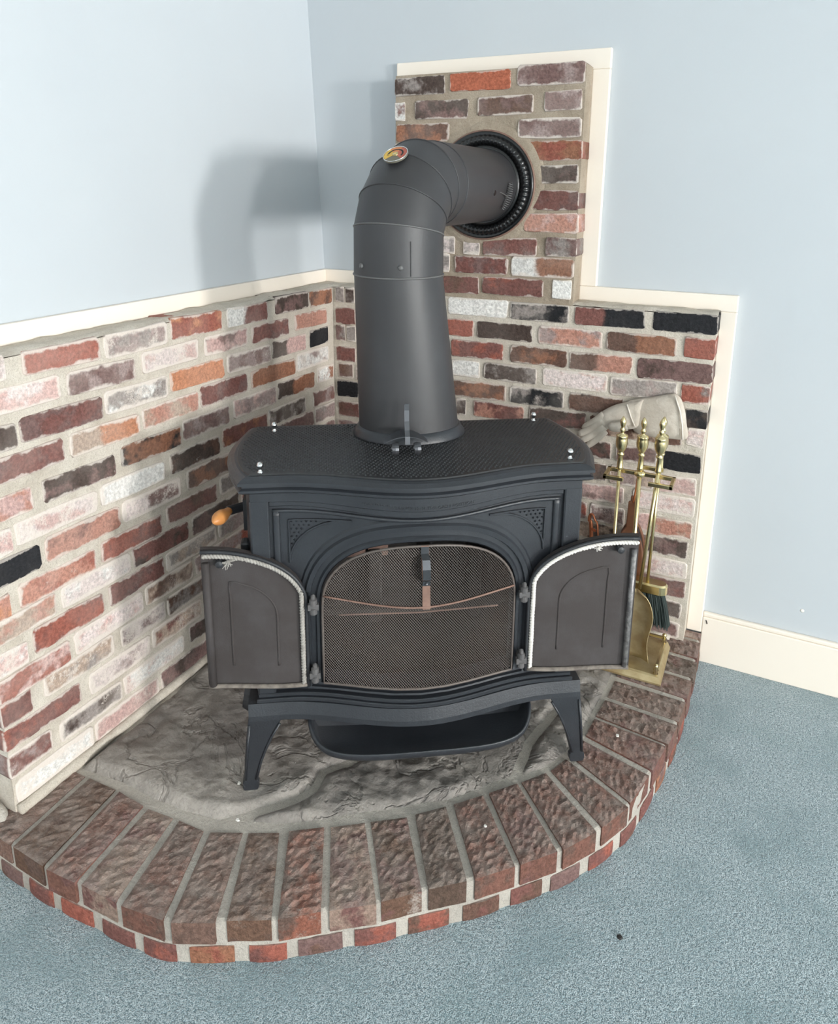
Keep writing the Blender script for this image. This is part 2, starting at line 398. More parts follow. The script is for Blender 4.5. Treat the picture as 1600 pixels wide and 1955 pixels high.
# ------------------------------------------------------------------ brick facing
PALETTE = {'r': (168, 84, 66), 'R': (132, 78, 70), 'm': (126, 92, 87), 'p': (160, 134, 129), 'k': (206, 160, 152), 'P': (218, 198, 194),
           'o': (204, 124, 82), 'q': (184, 90, 60), 'O': (160, 98, 68), 'b': (112, 78, 64), 'd': (82, 65, 58), 'x': (40, 41, 45), 'w': (226, 223, 218),
           'g': (150, 138, 132), 't': (184, 154, 132), 's': (196, 128, 106)}
PALETTE = {k: dull(v) for k, v in PALETTE.items()}
def unit_brick(seed):
    """a worn brick in a unit cube, front face at y=-0.5: 12 outline points, a rounded arris and a sunk back"""
    rnd = random.Random(seed); hx, hz = 0.5, 0.5
    ex, ez = 0.035, 0.11                       # corner radii in unit space (8 x 2.25 in)
    base = [(-hx+ex, -hz), (0, -hz), (hx-ex, -hz), (hx, -hz+ez), (hx, 0), (hx, hz-ez), (hx-ex, hz), (0.03, hz), (-hx+ex, hz), (-hx, hz-ez), (-hx, 0), (-hx, -hz+ez)]
    out = []
    for x, z in base: out.append((x+rnd.uniform(-.009, .009), z+rnd.uniform(-.035, .035)))
    rings = []
    for y, k, kz in ((0.5, 1.0, 1.0), (-0.47, 1.0, 1.0), (-0.493, 0.992, 0.965), (-0.5, 0.975, 0.90)):
        rings.append([(x*k, y, z*kz) for x, z in out])
    return MB().loft(rings).mesh('worn_brick_%d' % seed)
BV = [unit_brick(i) for i in range(10)]
for me in BV:
    me.materials.append(M['brick'])
    me.polygons.foreach_set('use_smooth', [len(p.vertices) == 4 for p in me.polygons])
def lay(tbl, wall, side):
    rnd = random.Random(5)
    for ln in tbl.strip().split('\n'):
        u0, u1, z0, z1, code = ln.split(); u0, u1, z0, z1 = map(float, (u0, u1, z0, z1))
        o = bpy.data.objects.new('brick', rnd.choice(BV)); COL.objects.link(o); o.parent = wall
        ln_, hh, dp = u1-u0, 0.0565+rnd.uniform(-.002, .0025), 0.094
        proud = rnd.uniform(-0.0005, 0.0022); tilt = math.atan2(z1-z0, ln_)
        if side == 'L':
            o.location = (-dp/2+proud, (u0+u1)/2, (z0+z1)/2); o.rotation_euler = (tilt, 0, PI/2)
            o.rotation_mode = 'XYZ'; o.rotation_euler = Matrix.Rotation(PI/2, 3, 'Z').__matmul__(Matrix.Rotation(-tilt, 3, 'Y')).to_euler()
        else:
            o.location = ((u0+u1)/2, dp/2-proud, (z0+z1)/2); o.rotation_euler = (0, -tilt, 0)
        o.scale = (ln_, dp, hh)
        c1 = PALETTE[code[0]]; c2 = PALETTE[code[1]]; ww = min(1.0, int(code[2])/9.0+(0.06 if side == 'L' else 0.0))
        j = rnd.uniform(0.9, 1.1)
        a = rgb(*c1); o.color = (a[0]*j, a[1]*j, a[2]*j, ww)
        a2 = rgb(*c2); o['c2'] = (a2[0]*j, a2[1]*j, a2[2]*j); o['sp'] = 1.0 if code.endswith('s') else 0.0
BRICKS_L = """
-1.343 -1.232 1.1005 1.1006 pP5
-1.194 -0.999 1.0983 1.0956 rr3
-0.986 -0.787 1.0917 1.0955 pg5
-0.775 -0.578 1.1002 1.0961 ro2
-0.558 -0.371 1.0951 1.093 wR2s
-0.333 -0.153 1.0991 1.0979 dm1
-0.144 -0.009 1.0949 1.0946 Ob1
-1.312 -1.112 1.0319 1.0322 kP4
-1.095 -0.902 1.0303 1.0261 mp3
-0.879 -0.681 1.032 1.0343 Pk6
-0.657 -0.472 1.031 1.0299 km4
-0.451 -0.266 1.0278 1.0262 Rm2
-0.234 -0.045 1.03 1.0274 ss2
-1.343 -1.225 0.9557 0.9554 dx2
-1.218 -1.007 0.9588 0.9561 mR1
-1.0 -0.799 0.9597 0.9574 gw5
-0.79 -0.582 0.9631 0.9591 oo1
-0.568 -0.364 0.9614 0.9592 pm4
-0.357 -0.172 0.9619 0.9602 dk2s
-0.151 -0.038 0.9609 0.9607 xx0
-1.319 -1.119 0.8894 0.8892 Rm2
-1.105 -0.902 0.8899 0.8857 to3s
-0.891 -0.691 0.8899 0.889 st3
-0.684 -0.484 0.8952 0.8924 Rm1
-0.465 -0.238 0.8923 0.8888 OO1
-0.231 -0.037 0.8947 0.8931 wp5
-1.343 -1.208 0.8075 0.8067 ks3
-1.183 -0.985 0.8088 0.8046 dm2
-0.966 -0.765 0.8153 0.8111 Ox1
-0.758 -0.568 0.8185 0.8174 mp3
-0.551 -0.345 0.8231 0.819 pk4
-0.336 -0.129 0.8228 0.8186 dO1s
-0.112 -0.008 0.8251 0.8211 wO4
-1.343 -1.265 0.7351 0.7346 kw5
-1.258 -1.047 0.7399 0.7357 Pk7
-1.036 -0.833 0.7404 0.7362 ww3
-0.811 -0.618 0.7405 0.7393 db2
-0.605 -0.396 0.7493 0.7459 RO1
-0.389 -0.186 0.7488 0.7446 dg3
-0.142 -0.006 0.7451 0.7435 Rp3
-1.343 -1.206 0.6702 0.6695 xx0
-1.194 -0.986 0.6737 0.6707 sR2
-0.979 -0.781 0.6733 0.6709 Pm6s
-0.756 -0.548 0.6766 0.6724 bO2
-0.537 -0.352 0.6776 0.6795 pk1
-0.341 -0.141 0.6846 0.6839 md2
-0.134 -0.006 0.6835 0.6804 pg3
-1.343 -1.287 0.592 0.5911 so2
-1.268 -1.065 0.5982 0.594 sr3
-1.052 -0.856 0.5989 0.5947 rR2
-0.839 -0.641 0.6046 0.6009 Rb2
-0.628 -0.428 0.6095 0.6086 gg3
-0.417 -0.217 0.6068 0.6092 Pd4
-0.206 -0.006 0.6093 0.6117 mR1
-1.343 -1.184 0.5407 0.5413 ts4
-1.168 -0.968 0.5408 0.538 Pw6
-0.96 -0.764 0.5393 0.5351 Rd1
-0.748 -0.548 0.535 0.5356 dm2
-0.537 -0.277 0.5379 0.5356 rd3
-0.266 -0.006 0.5355 0.5332 RR1
-1.343 -1.263 0.4665 0.4659 kw5
-1.249 -1.06 0.4773 0.4731 rR2
-1.041 -0.859 0.4765 0.4744 Rm2
-0.852 -0.654 0.475 0.4744 gt6
-0.643 -0.438 0.476 0.4778 pg3
-0.427 -0.222 0.4779 0.4797 kR2
-0.211 -0.006 0.4798 0.4816 mR3
-1.343 -1.162 0.4063 0.4055 rk3
-1.15 -0.937 0.4089 0.4125 Pk6
-0.93 -0.757 0.416 0.4118 bt4
-0.746 -0.507 0.4114 0.4143 pr3
-0.496 -0.256 0.4144 0.4173 Rk2
-0.245 -0.006 0.4174 0.4203 mk3
-1.343 -1.27 0.3494 0.3501 Rr2
-1.237 -1.041 0.3527 0.3485 tg5
-1.019 -0.867 0.3457 0.3469 pP6
-0.86 -0.661 0.3458 0.3465 bg4
-0.65 -0.442 0.3453 0.3432 sm3
-0.431 -0.224 0.3431 0.341 Rm3
-0.213 -0.006 0.3409 0.3388 sd2
-1.343 -1.146 0.2872 0.283 Rr2
-1.122 -0.929 0.2794 0.2797 Pp6
-0.922 -0.734 0.2837 0.2802 tR5
-0.723 -0.491 0.2795 0.2767 mp4
-0.48 -0.249 0.2766 0.2738 kR3
-0.238 -0.006 0.2737 0.2709 rk3
-1.341 -1.234 0.2205 0.2177 Rp4
-1.213 -1.031 0.2135 0.2093 gd5
-1.024 -0.81 0.21 0.2099 wk6
-0.788 -0.588 0.2158 0.2162 dm2
-0.577 -0.394 0.2118 0.2108 mR2
-0.383 -0.2 0.2108 0.2098 dd3
-0.189 -0.006 0.2098 0.2088 dO2
-1.332 -1.127 0.1492 0.145 ww7
-1.12 -0.912 0.1448 0.1406 kk5
-0.904 -0.704 0.1424 0.1432 md2
-0.693 -0.471 0.1418 0.1391 pk3
-0.46 -0.239 0.139 0.1363 mR1
-0.228 -0.006 0.1362 0.1335 Rr4
"""
BRICKS_R = """
0.241 0.413 1.7658 1.7669 dg1
0.43 0.622 1.7701 1.7709 qq0
0.642 0.84 1.7768 1.7779 mp2
0.242 0.278 1.6925 1.6936 wR3
0.311 0.492 1.6949 1.6945 dm2
0.521 0.695 1.6967 1.6992 bm3
0.727 0.836 1.7042 1.7056 mp3
0.246 0.43 1.6271 1.6282 bO2
0.652 0.839 1.6301 1.6308 mp4
0.241 0.378 1.5677 1.5677 sk4
0.659 0.846 1.5675 1.5681 Or1
0.241 0.365 1.5009 1.5009 Pb2
0.704 0.838 1.5007 1.5022 dm3
0.241 0.365 1.4279 1.4279 sp1
0.695 0.843 1.4267 1.4274 Rm1
0.241 0.382 1.3619 1.3619 dp4
0.682 0.846 1.3613 1.362 sk2
0.241 0.395 1.2852 1.287 km3
0.406 0.457 1.2847 1.2852 Pg5
0.486 0.541 1.2851 1.2846 Pg5
0.551 0.726 1.2862 1.288 Rm2
0.752 0.846 1.2915 1.2926 mg2
0.241 0.392 1.2255 1.2268 dP3
0.403 0.44 1.2279 1.2272 gP4
0.458 0.635 1.225 1.226 Rm2
0.646 0.841 1.2287 1.2295 wO3s
0.241 0.408 1.159 1.161 sg2
0.419 0.542 1.1581 1.1604 Rb1
0.555 0.751 1.1638 1.1641 Rr1
0.779 0.838 1.1661 1.1661 ww2
0.008 0.042 1.096 1.0963 gd3
0.049 0.084 1.0957 1.0966 dg3
0.095 0.261 1.0937 1.0935 bR1
0.272 0.426 1.0935 1.0933 Pp3
0.437 0.641 1.0893 1.0926 ww2
0.648 0.835 1.0905 1.0919 xg2
0.852 1.057 1.0911 1.0953 Rx1s
1.078 1.251 1.0947 1.096 xx0
0.008 0.087 1.0203 1.0228 RR1
0.098 0.261 1.0206 1.0213 Rt2
0.272 0.424 1.0214 1.0221 Rb2
0.435 0.527 1.0189 1.0205 rr1
0.541 0.724 1.0215 1.0213 dd1
0.742 0.938 1.0233 1.0234 sp3
0.952 1.148 1.0234 1.0235 bO1s
1.169 1.251 1.0273 1.027 rR1
0.008 0.045 0.9594 0.9608 mg3
0.052 0.088 0.9607 0.9619 gg3
0.099 0.27 0.9581 0.9571 kO1
0.281 0.44 0.957 0.9561 rb1
0.451 0.632 0.9521 0.9549 Rr1
0.655 0.836 0.9544 0.9546 bO2
0.843 1.03 0.9529 0.9551 bs2s
1.045 1.251 0.952 0.9562 md0
0.008 0.087 0.8836 0.8856 Rm2
0.098 0.271 0.8849 0.8862 kP3
0.282 0.444 0.8863 0.8876 rb3
0.455 0.553 0.8856 0.8856 ww3
0.569 0.744 0.888 0.8883 dg2
0.762 0.964 0.8922 0.8918 Ps5
0.971 1.162 0.8898 0.8924 gp4
1.173 1.25 0.892 0.8932 rg3
0.017 0.076 0.824 0.8258 bm3
0.087 0.269 0.8217 0.8216 bm4
0.28 0.451 0.8216 0.8215 mm1
0.462 0.645 0.817 0.8186 Ob2
0.659 0.834 0.8199 0.8241 xg3
0.85 1.015 0.8231 0.8254 bd2
1.026 1.18 0.8211 0.821 kt2
1.191 1.25 0.8207 0.8216 xd1
0.008 0.094 0.7572 0.7596 xx0
0.105 0.285 0.7551 0.7563 Ok2
0.296 0.464 0.7563 0.7574 kd2
0.475 0.509 0.7538 0.7541 dg3
0.536 0.707 0.7557 0.7572 Rs2
0.724 0.907 0.7611 0.7631 dR2
0.918 1.19 0.7602 0.7619 bt1
1.201 1.247 0.7662 0.7631 Pk5
0.012 0.098 0.6812 0.6842 Rb2
0.109 0.301 0.6822 0.6824 br4
0.312 0.504 0.6824 0.6825 mb3
0.515 0.707 0.6825 0.6827 kt1
0.718 0.899 0.6827 0.6828 Op4
0.91 0.988 0.6788 0.6823 Rd2
1.003 1.124 0.6822 0.6856 mp4
1.14 1.246 0.6815 0.6842 xx0
0.008 0.239 0.6111 0.6111 pR1
0.25 0.471 0.6111 0.6111 rr2
0.482 0.702 0.6111 0.6111 ts2
0.713 0.923 0.6111 0.6111 tr4
0.934 0.979 0.6092 0.6103 db2
0.99 1.12 0.6111 0.6111 tp3
1.131 1.24 0.6094 0.6111 kP5
0.008 0.231 0.5449 0.5449 rR3
0.242 0.454 0.5449 0.5449 Rd2
0.465 0.676 0.5449 0.5449 Op2
0.687 0.888 0.5449 0.5449 Od4
0.899 1.037 0.5398 0.544 km4
1.062 1.244 0.5473 0.5463 Pk6
0.008 0.24 0.474 0.474 rp4
0.251 0.473 0.474 0.474 Op4
0.484 0.705 0.474 0.474 mp4
0.716 0.927 0.474 0.474 pr1
0.938 1.044 0.4727 0.4745 pm4
1.055 1.118 0.474 0.474 kk2
1.129 1.24 0.4706 0.4728 st3
0.008 0.213 0.4096 0.4096 gp2
0.224 0.419 0.4096 0.4096 dm3
0.43 0.624 0.4096 0.4096 mb1
0.635 0.83 0.4096 0.4096 bt1
0.841 1.024 0.4096 0.4096 td1
1.035 1.235 0.4093 0.4093 dm3
0.008 0.214 0.3413 0.3413 Od1
0.225 0.42 0.3413 0.3413 dp2
0.431 0.626 0.3413 0.3413 bk4
0.637 0.832 0.3413 0.3413 Rs3
0.843 1.027 0.3413 0.3413 md2
1.038 1.238 0.3408 0.3408 Pk6
0.008 0.214 0.2768 0.2768 sR3
0.225 0.421 0.2768 0.2768 bd4
0.432 0.627 0.2768 0.2768 Rm3
0.638 0.833 0.2768 0.2768 ss2
0.844 1.029 0.2768 0.2768 rd2
1.04 1.24 0.2772 0.2772 Rm2
0.008 0.213 0.2053 0.2053 Rk1
0.224 0.418 0.2053 0.2053 mm4
0.429 0.624 0.2053 0.2053 tO4
0.635 0.829 0.2053 0.2053 dp1
0.84 1.023 0.2053 0.2053 pm1
1.034 1.234 0.2048 0.2048 dm3
0.008 0.213 0.1367 0.1367 tk1
0.224 0.418 0.1367 0.1367 dR4
0.429 0.624 0.1367 0.1367 pg1
0.635 0.829 0.1367 0.1367 pm3
0.84 1.023 0.1367 0.1367 mg4
1.034 1.234 0.1361 0.1361 mp4
"""

def mortar_bed(name, parent, side, u0, u1, z0, z1, skip=None, amp=0.0014, depth=0.0026):
    """wavy recessed joint surface, closed to a slab behind"""
    nu, nzz = int((u1-u0)/0.011), int((z1-z0)/0.011); b = MB(); vs = []; fs = []
    for j in range(nzz+1):
        for i in range(nu+1):
            u = u0+(u1-u0)*i/nu; z = z0+(z1-z0)*j/nzz
            d = depth + amp*1.6*fbm(u*16, z*16, 3.0 if side == 'L' else 7.0, 3)
            if i in (0, nu) or j in (0, nzz): d = max(d, depth)
            vs.append((-d, u, z) if side == 'L' else (u, d, z))
    for j in range(nzz):
        for i in range(nu):
            a = j*(nu+1)+i; q = (a, a+1, a+nu+2, a+nu+1); fs.append(q if side == 'L' else q)
    b.add(vs, fs)
    if side == 'L':
        b.box(-0.0995, -depth-0.002, u0, u1, z0, z1)
    else:
        b.box(u0, u1, depth+0.002, 0.0995, z0, z1)
    return b
bl = mortar_bed('brick_facing', wl, 'L', -1.338, -0.001, ZH-0.004, ZT-0.006)
fl = bl.build('brick_facing', M['mortar'], wl); tag(fl, 'reclaimed brick wainscot in pale mortar')
br = mortar_bed('brick_facing', wb, 'R', -0.094, 1.249, ZH-0.004, ZT-0.006)
up = mortar_bed('brick_facing', wb, 'R', 0.243, 0.843, ZT-0.006, 1.80, depth=0.0035)
fr = br.build('brick_facing', M['mortar'], wb); tag(fr, 'reclaimed brick wainscot in pale mortar')
fu = up.build('chimney_facing', M['mortar_sooty'], wb); tag(fu, 'upper brick panel in sooty tan mortar')
lay(BRICKS_L, fl, 'L')
_rows = BRICKS_R.strip().split('\n')
lay('\n'.join(q for q in _rows if float(q.split()[2]) > ZT), fu, 'R'); lay('\n'.join(q for q in _rows if float(q.split()[2]) <= ZT), fr, 'R')
# rough mortar slurry on the ledges of the brickwork
def ledge(parent, pts, name='ledge_mortar'):
    b = MB(); vs = []; fs = []; (xa, ya, xb, yb, z), n = pts, 60
    for i in range(n+1):
        t = i/n
        for j in range(7):
            s = j/6
            if abs(xb-xa) < abs(yb-ya): x, y = xa+(xb-xa)*s, ya+(yb-ya)*t
            else: x, y = xa+(xb-xa)*t, ya+(yb-ya)*s
            vs.append((x, y, z+0.004*fbm(x*18, y*18, 1.0, 3)-(0.007 if j in (0, 6) else 0)))
    for i in range(n):
        for j in range(6):
            a = i*7+j; fs.append((a, a+1, a+8, a+7))
    b.add(vs, fs); return b.build(name, M['mortar'], parent, smooth=True)
ledge(fl, (-0.002, -1.34, -0.085, 0.0, ZT+0.0035)); ledge(fr, (-0.085, 0.085, 0.25, 0.002, ZT+0.0035)); ledge(fr, (0.84, 0.085, 1.25, 0.002, ZT+0.0035))
# mortar fillet along the foot of the wainscot
b = MB(); pts = [(0.004, -1.335+i*0.05, ZH+0.004) for i in range(28)]
b.tube([(x+0.004*nz(y*9, 2), y, z+0.003*nz(y*11, 5)) for x, y, z in pts], [0.013+0.004*nz(i*0.9, 1) for i in range(28)], 8)
b.build('mortar_fillet', M['mortar'], fl, smooth=True)
b = MB(); b.tube([(0.01+i*0.05, -0.003+0.003*nz(i*0.7, 3), ZH+0.003) for i in range(25)], [0.010+0.003*nz(i*0.9, 8) for i in range(25)], 8)
b.build('mortar_fillet', M['mortar'], fr, smooth=True)
# mortar patch round the flue thimble
b = MB(); n = 48; rings = []
for r_, y_ in ((0.15, -0.003), (0.166, -0.003), (0.178, -0.001), (0.192, 0.008)):
    rings.append([(0.55+math.cos(2*PI*k/n)*r_*(1+0.09*nz(math.cos(2*PI*k/n)*2.1, math.sin(2*PI*k/n)*2.1, r_*4)), y_, 1.47+math.sin(2*PI*k/n)*r_*(1+0.09*nz(math.cos(2*PI*k/n)*2.1, math.sin(2*PI*k/n)*2.1, r_*4))) for k in range(n)])
b.loft(rings, True, False); b.build('flue_mortar_patch', M['mortar_sooty'], fu, smooth=True)

# ------------------------------------------------------------------ hearth
J = [(.062,-1.398,.052,-1.196),(.170,-1.401,.147,-1.193),(.262,-1.394,.240,-1.198),(.368,-1.389,.327,-1.190),(.476,-1.372,.408,-1.186),(.568,-1.327,.486,-1.148),
     (.658,-1.279,.559,-1.110),(.737,-1.218,.634,-1.058),(.820,-1.158,.706,-1.006),(.889,-1.096,.785,-.949),(.963,-1.034,.852,-.884),(1.036,-.960,.915,-.816),
     (1.108,-.883,.972,-.751),(1.168,-.795,1.023,-.688),(1.217,-.698,1.054,-.617),(1.245,-.583,1.074,-.538),(1.266,-.470,1.082,-.450),(1.281,-.373,1.092,-.362),
     (1.289,-.271,1.098,-.263),(1.294,-.169,1.102,-.163),(1.297,-.070,1.105,-.066)]
J = [(-.098, -1.390, -.095, -1.19), (-.035, -1.394, -.040, -1.196)] + J + [(1.298, .030, 1.105, .03), (1.298, .081, 1.105, .081)]
hearth = empty('hearth', (0.6, -0.6, 0.0)); HL = (-0.6, -0.6+1.2, 0)   # children sit at minus the root's place
HLOC = (-0.6, 0.6, 0.0)
tag(hearth, 'low curved corner hearth of paver bricks edging rough grey slate', 'hearth')
# mortar core: outline a little inside the brick faces
outer = [(a, b_) for a, b_, c_, d_ in J]
def inset(poly, d):
    r = []
    for i, (x, y) in enumerate(poly):
        a = poly[max(0, i-1)]; c_ = poly[min(len(poly)-1, i+1)]
        tx, ty = c_[0]-a[0], c_[1]-a[1]; l = math.hypot(tx, ty); r.append((x-ty/l*d, y+tx/l*d))
    return r
def smooth_poly(pts, k=5):
    """Catmull-Rom"""
    out = []
    for i in range(len(pts)-1):
        p0 = pts[max(0, i-1)]; p1 = pts[i]; p2 = pts[i+1]; p3 = pts[min(len(pts)-1, i+2)]
        for j in range(k):
            t = j/k
            out.append(tuple(0.5*((2*p1[q])+(-p0[q]+p2[q])*t+(2*p0[q]-5*p1[q]+4*p2[q]-p3[q])*t*t+(-p0[q]+3*p1[q]-3*p2[q]+p3[q])*t**3) for q in range(len(p1))))
    out.append(tuple(pts[-1])); return out
so = smooth_poly(outer, 5)
core = inset(so, 0.0045)
b = MB(); ring_z = [0.0, 0.018, 0.036, 0.045, 0.052, 0.075, ZH-0.010, ZH-0.0065]
rings = []
for z in ring_z:
    ins = 0.0 if z < ZH-0.008 else 0.006
    q = inset(core, ins) if ins else core
    rings.append([(x+0.0016*fbm(x*40, y*40, z*40), y+0.0016*fbm(x*40+9, y*40, z*40), z) for x, y in q])
b.loft(rings, False, False)
top = rings[-1]; k = len(b.v); b.add(top+[(FX+0.002, FY-0.002, ZH-0.0065)], [tuple(list(range(len(top)))+[len(top)])])
b.build('mortar_core', M['mortar_hearth'], hearth, HLOC)
pal_top = ['R', 'm', 'b', 'R', 'p', 'R', 'm', 'b', 'r', 'p', 'b', 'd', 'R', 'R', 'R', 'R', 'R', 'R', 'm', 'm', 'm', 'd', 'm', 'p']
rnd = random.Random(3)
def top_brick(q, col, seed):
    """a paver laid flat, header outwards: rough displaced top, slightly worn arrises"""
    a0, b0, c0, d0 = q[0]; a1, b1, c1, d1 = q[1]
    O0, O1, I0, I1 = Vector((a0, b0)), Vector((a1, b1)), Vector((c0, d0)), Vector((c1, d1))
    g = 0.0085
    tO = (O1-O0).normalized()*g; tI = (I1-I0).normalized()*g
    O0 += tO; O1 -= tO; I0 += tI; I1 -= tI
    r2 = random.Random(seed); O0 += tO*r2.uniform(-.45, .35); O1 -= tO*r2.uniform(-.45, .35); I0 += tI*r2.uniform(-.45, .35); I1 -= tI*r2.uniform(-.45, .35)
    nu, nv = 9, 20; vs = []; fs = []; dz = r2.uniform(-.002, .002)
    dead = r2.uniform(-.003, .003)
    for j in range(nv+1):
        t = j/nv
        for i in range(nu+1):
            s = i/nu
            p = (O0.lerp(O1, s)).lerp(I0.lerp(I1, s), t)
            if j == 0: p = p-(I0-O0).normalized()*dead
            e = min(s, 1-s)*nu; f_ = min(t, 1-t)*nv
            z = ZH+dz
            if min(e, f_) < 0.5: z -= 0.0035
            else: z += 0.0046*fbm(p.x*80+seed, p.y*80, 0.0, 3)-0.0012
            vs.append((p.x+0.0008*nz(p.x*60, p.y*60, seed), p.y+0.0008*nz(p.x*60, p.y*60, seed+9), z))
    for j in range(nv):
        for i in range(nu):
            a = j*(nu+1)+i; fs.append((a, a+1, a+nu+2, a+nu+1))
    # sides down to the bed joint
    rim = [i for i in range(nu+1)] + [j*(nu+1)+nu for j in range(1, nv+1)] + [nv*(nu+1)+i for i in range(nu-1, -1, -1)] + [j*(nu+1) for j in range(nv-1, 0, -1)]
    k = len(vs)
    for lev in (ZH-0.006, 0.050):
        for r_ in rim:
            x, y, _ = vs[r_]; vs.append((x, y, lev+0.001*nz(x*50, y*50)))
    m_ = len(rim)
    for i in range(m_):
        n_ = (i+1) % m_
        fs.append((rim[n_], rim[i], k+i, k+n_)); fs.append((k+n_, k+i, k+m_+i, k+m_+n_))
    me = MB().add(vs, fs).mesh('paver'); me.materials.append(M['brick_top'])
    o = bpy.data.objects.new('brick', me); COL.objects.link(o); o.parent = hearth; o.location = HLOC
    a = rgb(*[v*k+o_ for v, k, o_ in zip(dull(PALETTE[col], 0.8), (0.86, 0.84, 0.78), (20, 14, 12))]); jj = r2.uniform(.9, 1.1); o.color = (a[0]*jj, a[1]*jj, a[2]*jj, r2.uniform(.12, .55))
    a2 = rgb(*dull(PALETTE[r2.choice('bRbR')], 0.8)); o['c2'] = a2[:3]; o['sp'] = 0.0
    return o
for i in range(len(J)-1):
    top_brick((J[i], J[i+1]), pal_top[i % len(pal_top)], i*3+1)
# the lower course: headers with wide pale joints, cut along the smoothed outline
L_ = [0.0]
for i in range(1, len(so)): L_.append(L_[-1]+math.hypot(so[i][0]-so[i-1][0], so[i][1]-so[i-1][1]))
def at_len(s):
    for i in range(1, len(so)):
        if L_[i] >= s:
            t = (s-L_[i-1])/(L_[i]-L_[i-1]); x = so[i-1][0]+(so[i][0]-so[i-1][0])*t; y = so[i-1][1]+(so[i][1]-so[i-1][1])*t
            tx, ty = so[i][0]-so[i-1][0], so[i][1]-so[i-1][1]; l = math.hypot(tx, ty); return x, y, -ty/l, tx/l
    return so[-1][0], so[-1][1], -1, 0
s = 0.01; low = 'RmRrRRORmRrbRmRRROrRmRb'; i = 0
while s < L_[-1]-0.05:
    wd = rnd.uniform(.070, .086); vs = []; fs = []; n = 4
    zt_ = 0.0395+rnd.uniform(-.002, .002)
    for k in range(n+1):
        x, y, nx, ny = at_len(s+wd*k/n); e = 0.002 if k in (0, n) else 0
        for d_, z in ((0.001+e, 0.0), (-0.0002+e, 0.006), (-0.0002+e, zt_-0.005), (0.002+e, zt_), (0.08, zt_), (0.08, 0.0)):
            vs.append((x+nx*d_+.0008*nz(x*70, z*90), y+ny*d_+.0008*nz(y*70, z*90), z))
    for k in range(n):
        for j in range(6):
            a = k*6+j; c_ = k*6+(j+1) % 6; fs.append((a, a+6, c_+6, c_))
    fs += [tuple(range(6)), tuple(range(n*6+5, n*6-1, -1))]
    me = MB().add(vs, fs).mesh('header'); me.materials.append(M['brick_top'])
    o = bpy.data.objects.new('brick', me); COL.objects.link(o); o.parent = hearth; o.location = HLOC
    a = rgb(*PALETTE[low[i % len(low)]]); o.color = (a[0], a[1], a[2], rnd.uniform(.05, .25)); o['c2'] = rgb(*PALETTE[rnd.choice('Rmbr')])[:3]; o['sp'] = 0.0
    i += 1; s += wd+rnd.uniform(.020, .030)
# flagstones: slabs of riven slate with their own outlines
inner = [(c_, d_) for a, b_, c_, d_ in J]
def inside(x, y, poly):
    r = False; j = len(poly)-1
    for i in range(len(poly)):
        xi, yi = poly[i]; xj, yj = poly[j]
        if (yi > y) != (yj > y) and x < (xj-xi)*(y-yi)/(yj-yi)+xi: r = not r
        j = i
    return r
def dist_poly(x, y, poly):
    d = 9
    for i in range(len(poly)):
        x1, y1 = poly[i]; x2, y2 = poly[(i+1) % len(poly)]
        dx, dy = x2-x1, y2-y1; l = dx*dx+dy*dy
        t = 0 if l == 0 else max(0, min(1, ((x-x1)*dx+(y-y1)*dy)/l))
        d = min(d, math.hypot(x-x1-t*dx, y-y1-t*dy))
    return d
def flag(poly, seed, rough, z0, col_mat, step=0.0065):
    xs = [p[0] for p in poly]; ys = [p[1] for p in poly]
    x0, x1, y0, y1 = min(xs), max(xs), min(ys), max(ys); idx = {}; vs = []; fs = []
    nx, ny = int((x1-x0)/step)+2, int((y1-y0)/step)+2
    def vert(i, j):
        if (i, j) in idx: return idx[i, j]
        x, y = x0+i*step, y0+j*step; d = dist_poly(x, y, poly)
        if not inside(x, y, poly):
            best = None
            for q in range(len(poly)):
                xa, ya = poly[q]; xb, yb = poly[(q+1) % len(poly)]; l = (xb-xa)**2+(yb-ya)**2
                tt = max(0, min(1, ((x-xa)*(xb-xa)+(y-ya)*(yb-ya))/l)) if l else 0
                px, py = xa+(xb-xa)*tt, ya+(yb-ya)*tt; dd = math.hypot(x-px, y-py)
                if best is None or dd < best[0]: best = (dd, px, py)
            x, y = best[1], best[2]; d = 0.0
        t = fbm(x*4.2+seed, y*6.5-seed, 0.3, 4)
        tq = t*5.0; fr_ = tq-math.floor(tq); terr = (math.floor(tq)+max(0.0, min(1.0, (fr_-0.78)/0.22)))/5*0.014
        z = max(ZH-0.004, min(ZH+0.013, z0+0.004+terr+rough*fbm(x*22+seed, y*30, 1.0, 4)))
        for fx, fy in ((0.427, -1.046), (1.09, -0.61), (0.26, -0.77), (0.91, -0.335)):
            kf = max(0.0, min(1.0, (math.hypot(x-fx, y-fy)-0.025)/0.05)); z = (ZH+0.001)+(z-ZH-0.001)*kf
        e = min(1.0, d/0.026); e = e*e*(3-2*e); z = ZH-0.0085+(z-ZH+0.0085)*e**0.8
        idx[i, j] = len(vs); vs.append((x, y, z)); return idx[i, j]
    for i in range(nx):
        for j in range(ny):
            if inside(x0+(i+.5)*step, y0+(j+.5)*step, poly):
                fs.append((vert(i, j), vert(i+1, j), vert(i+1, j+1), vert(i, j+1)))
    return MB().add(vs, fs).build('flagstone', col_mat, hearth, HLOC, smooth=True)
f1 = [(0.014,-0.012),(0.014,-1.185),(0.14,-1.170),(0.24,-1.172),(0.33,-1.165),(0.41,-1.150),(0.455,-1.105),(0.52,-1.03),(0.545,-0.985),(0.535,-0.93),(0.585,-0.86),(0.62,-0.70),(0.60,-0.45),(0.66,-0.20),(0.63,-0.012)]
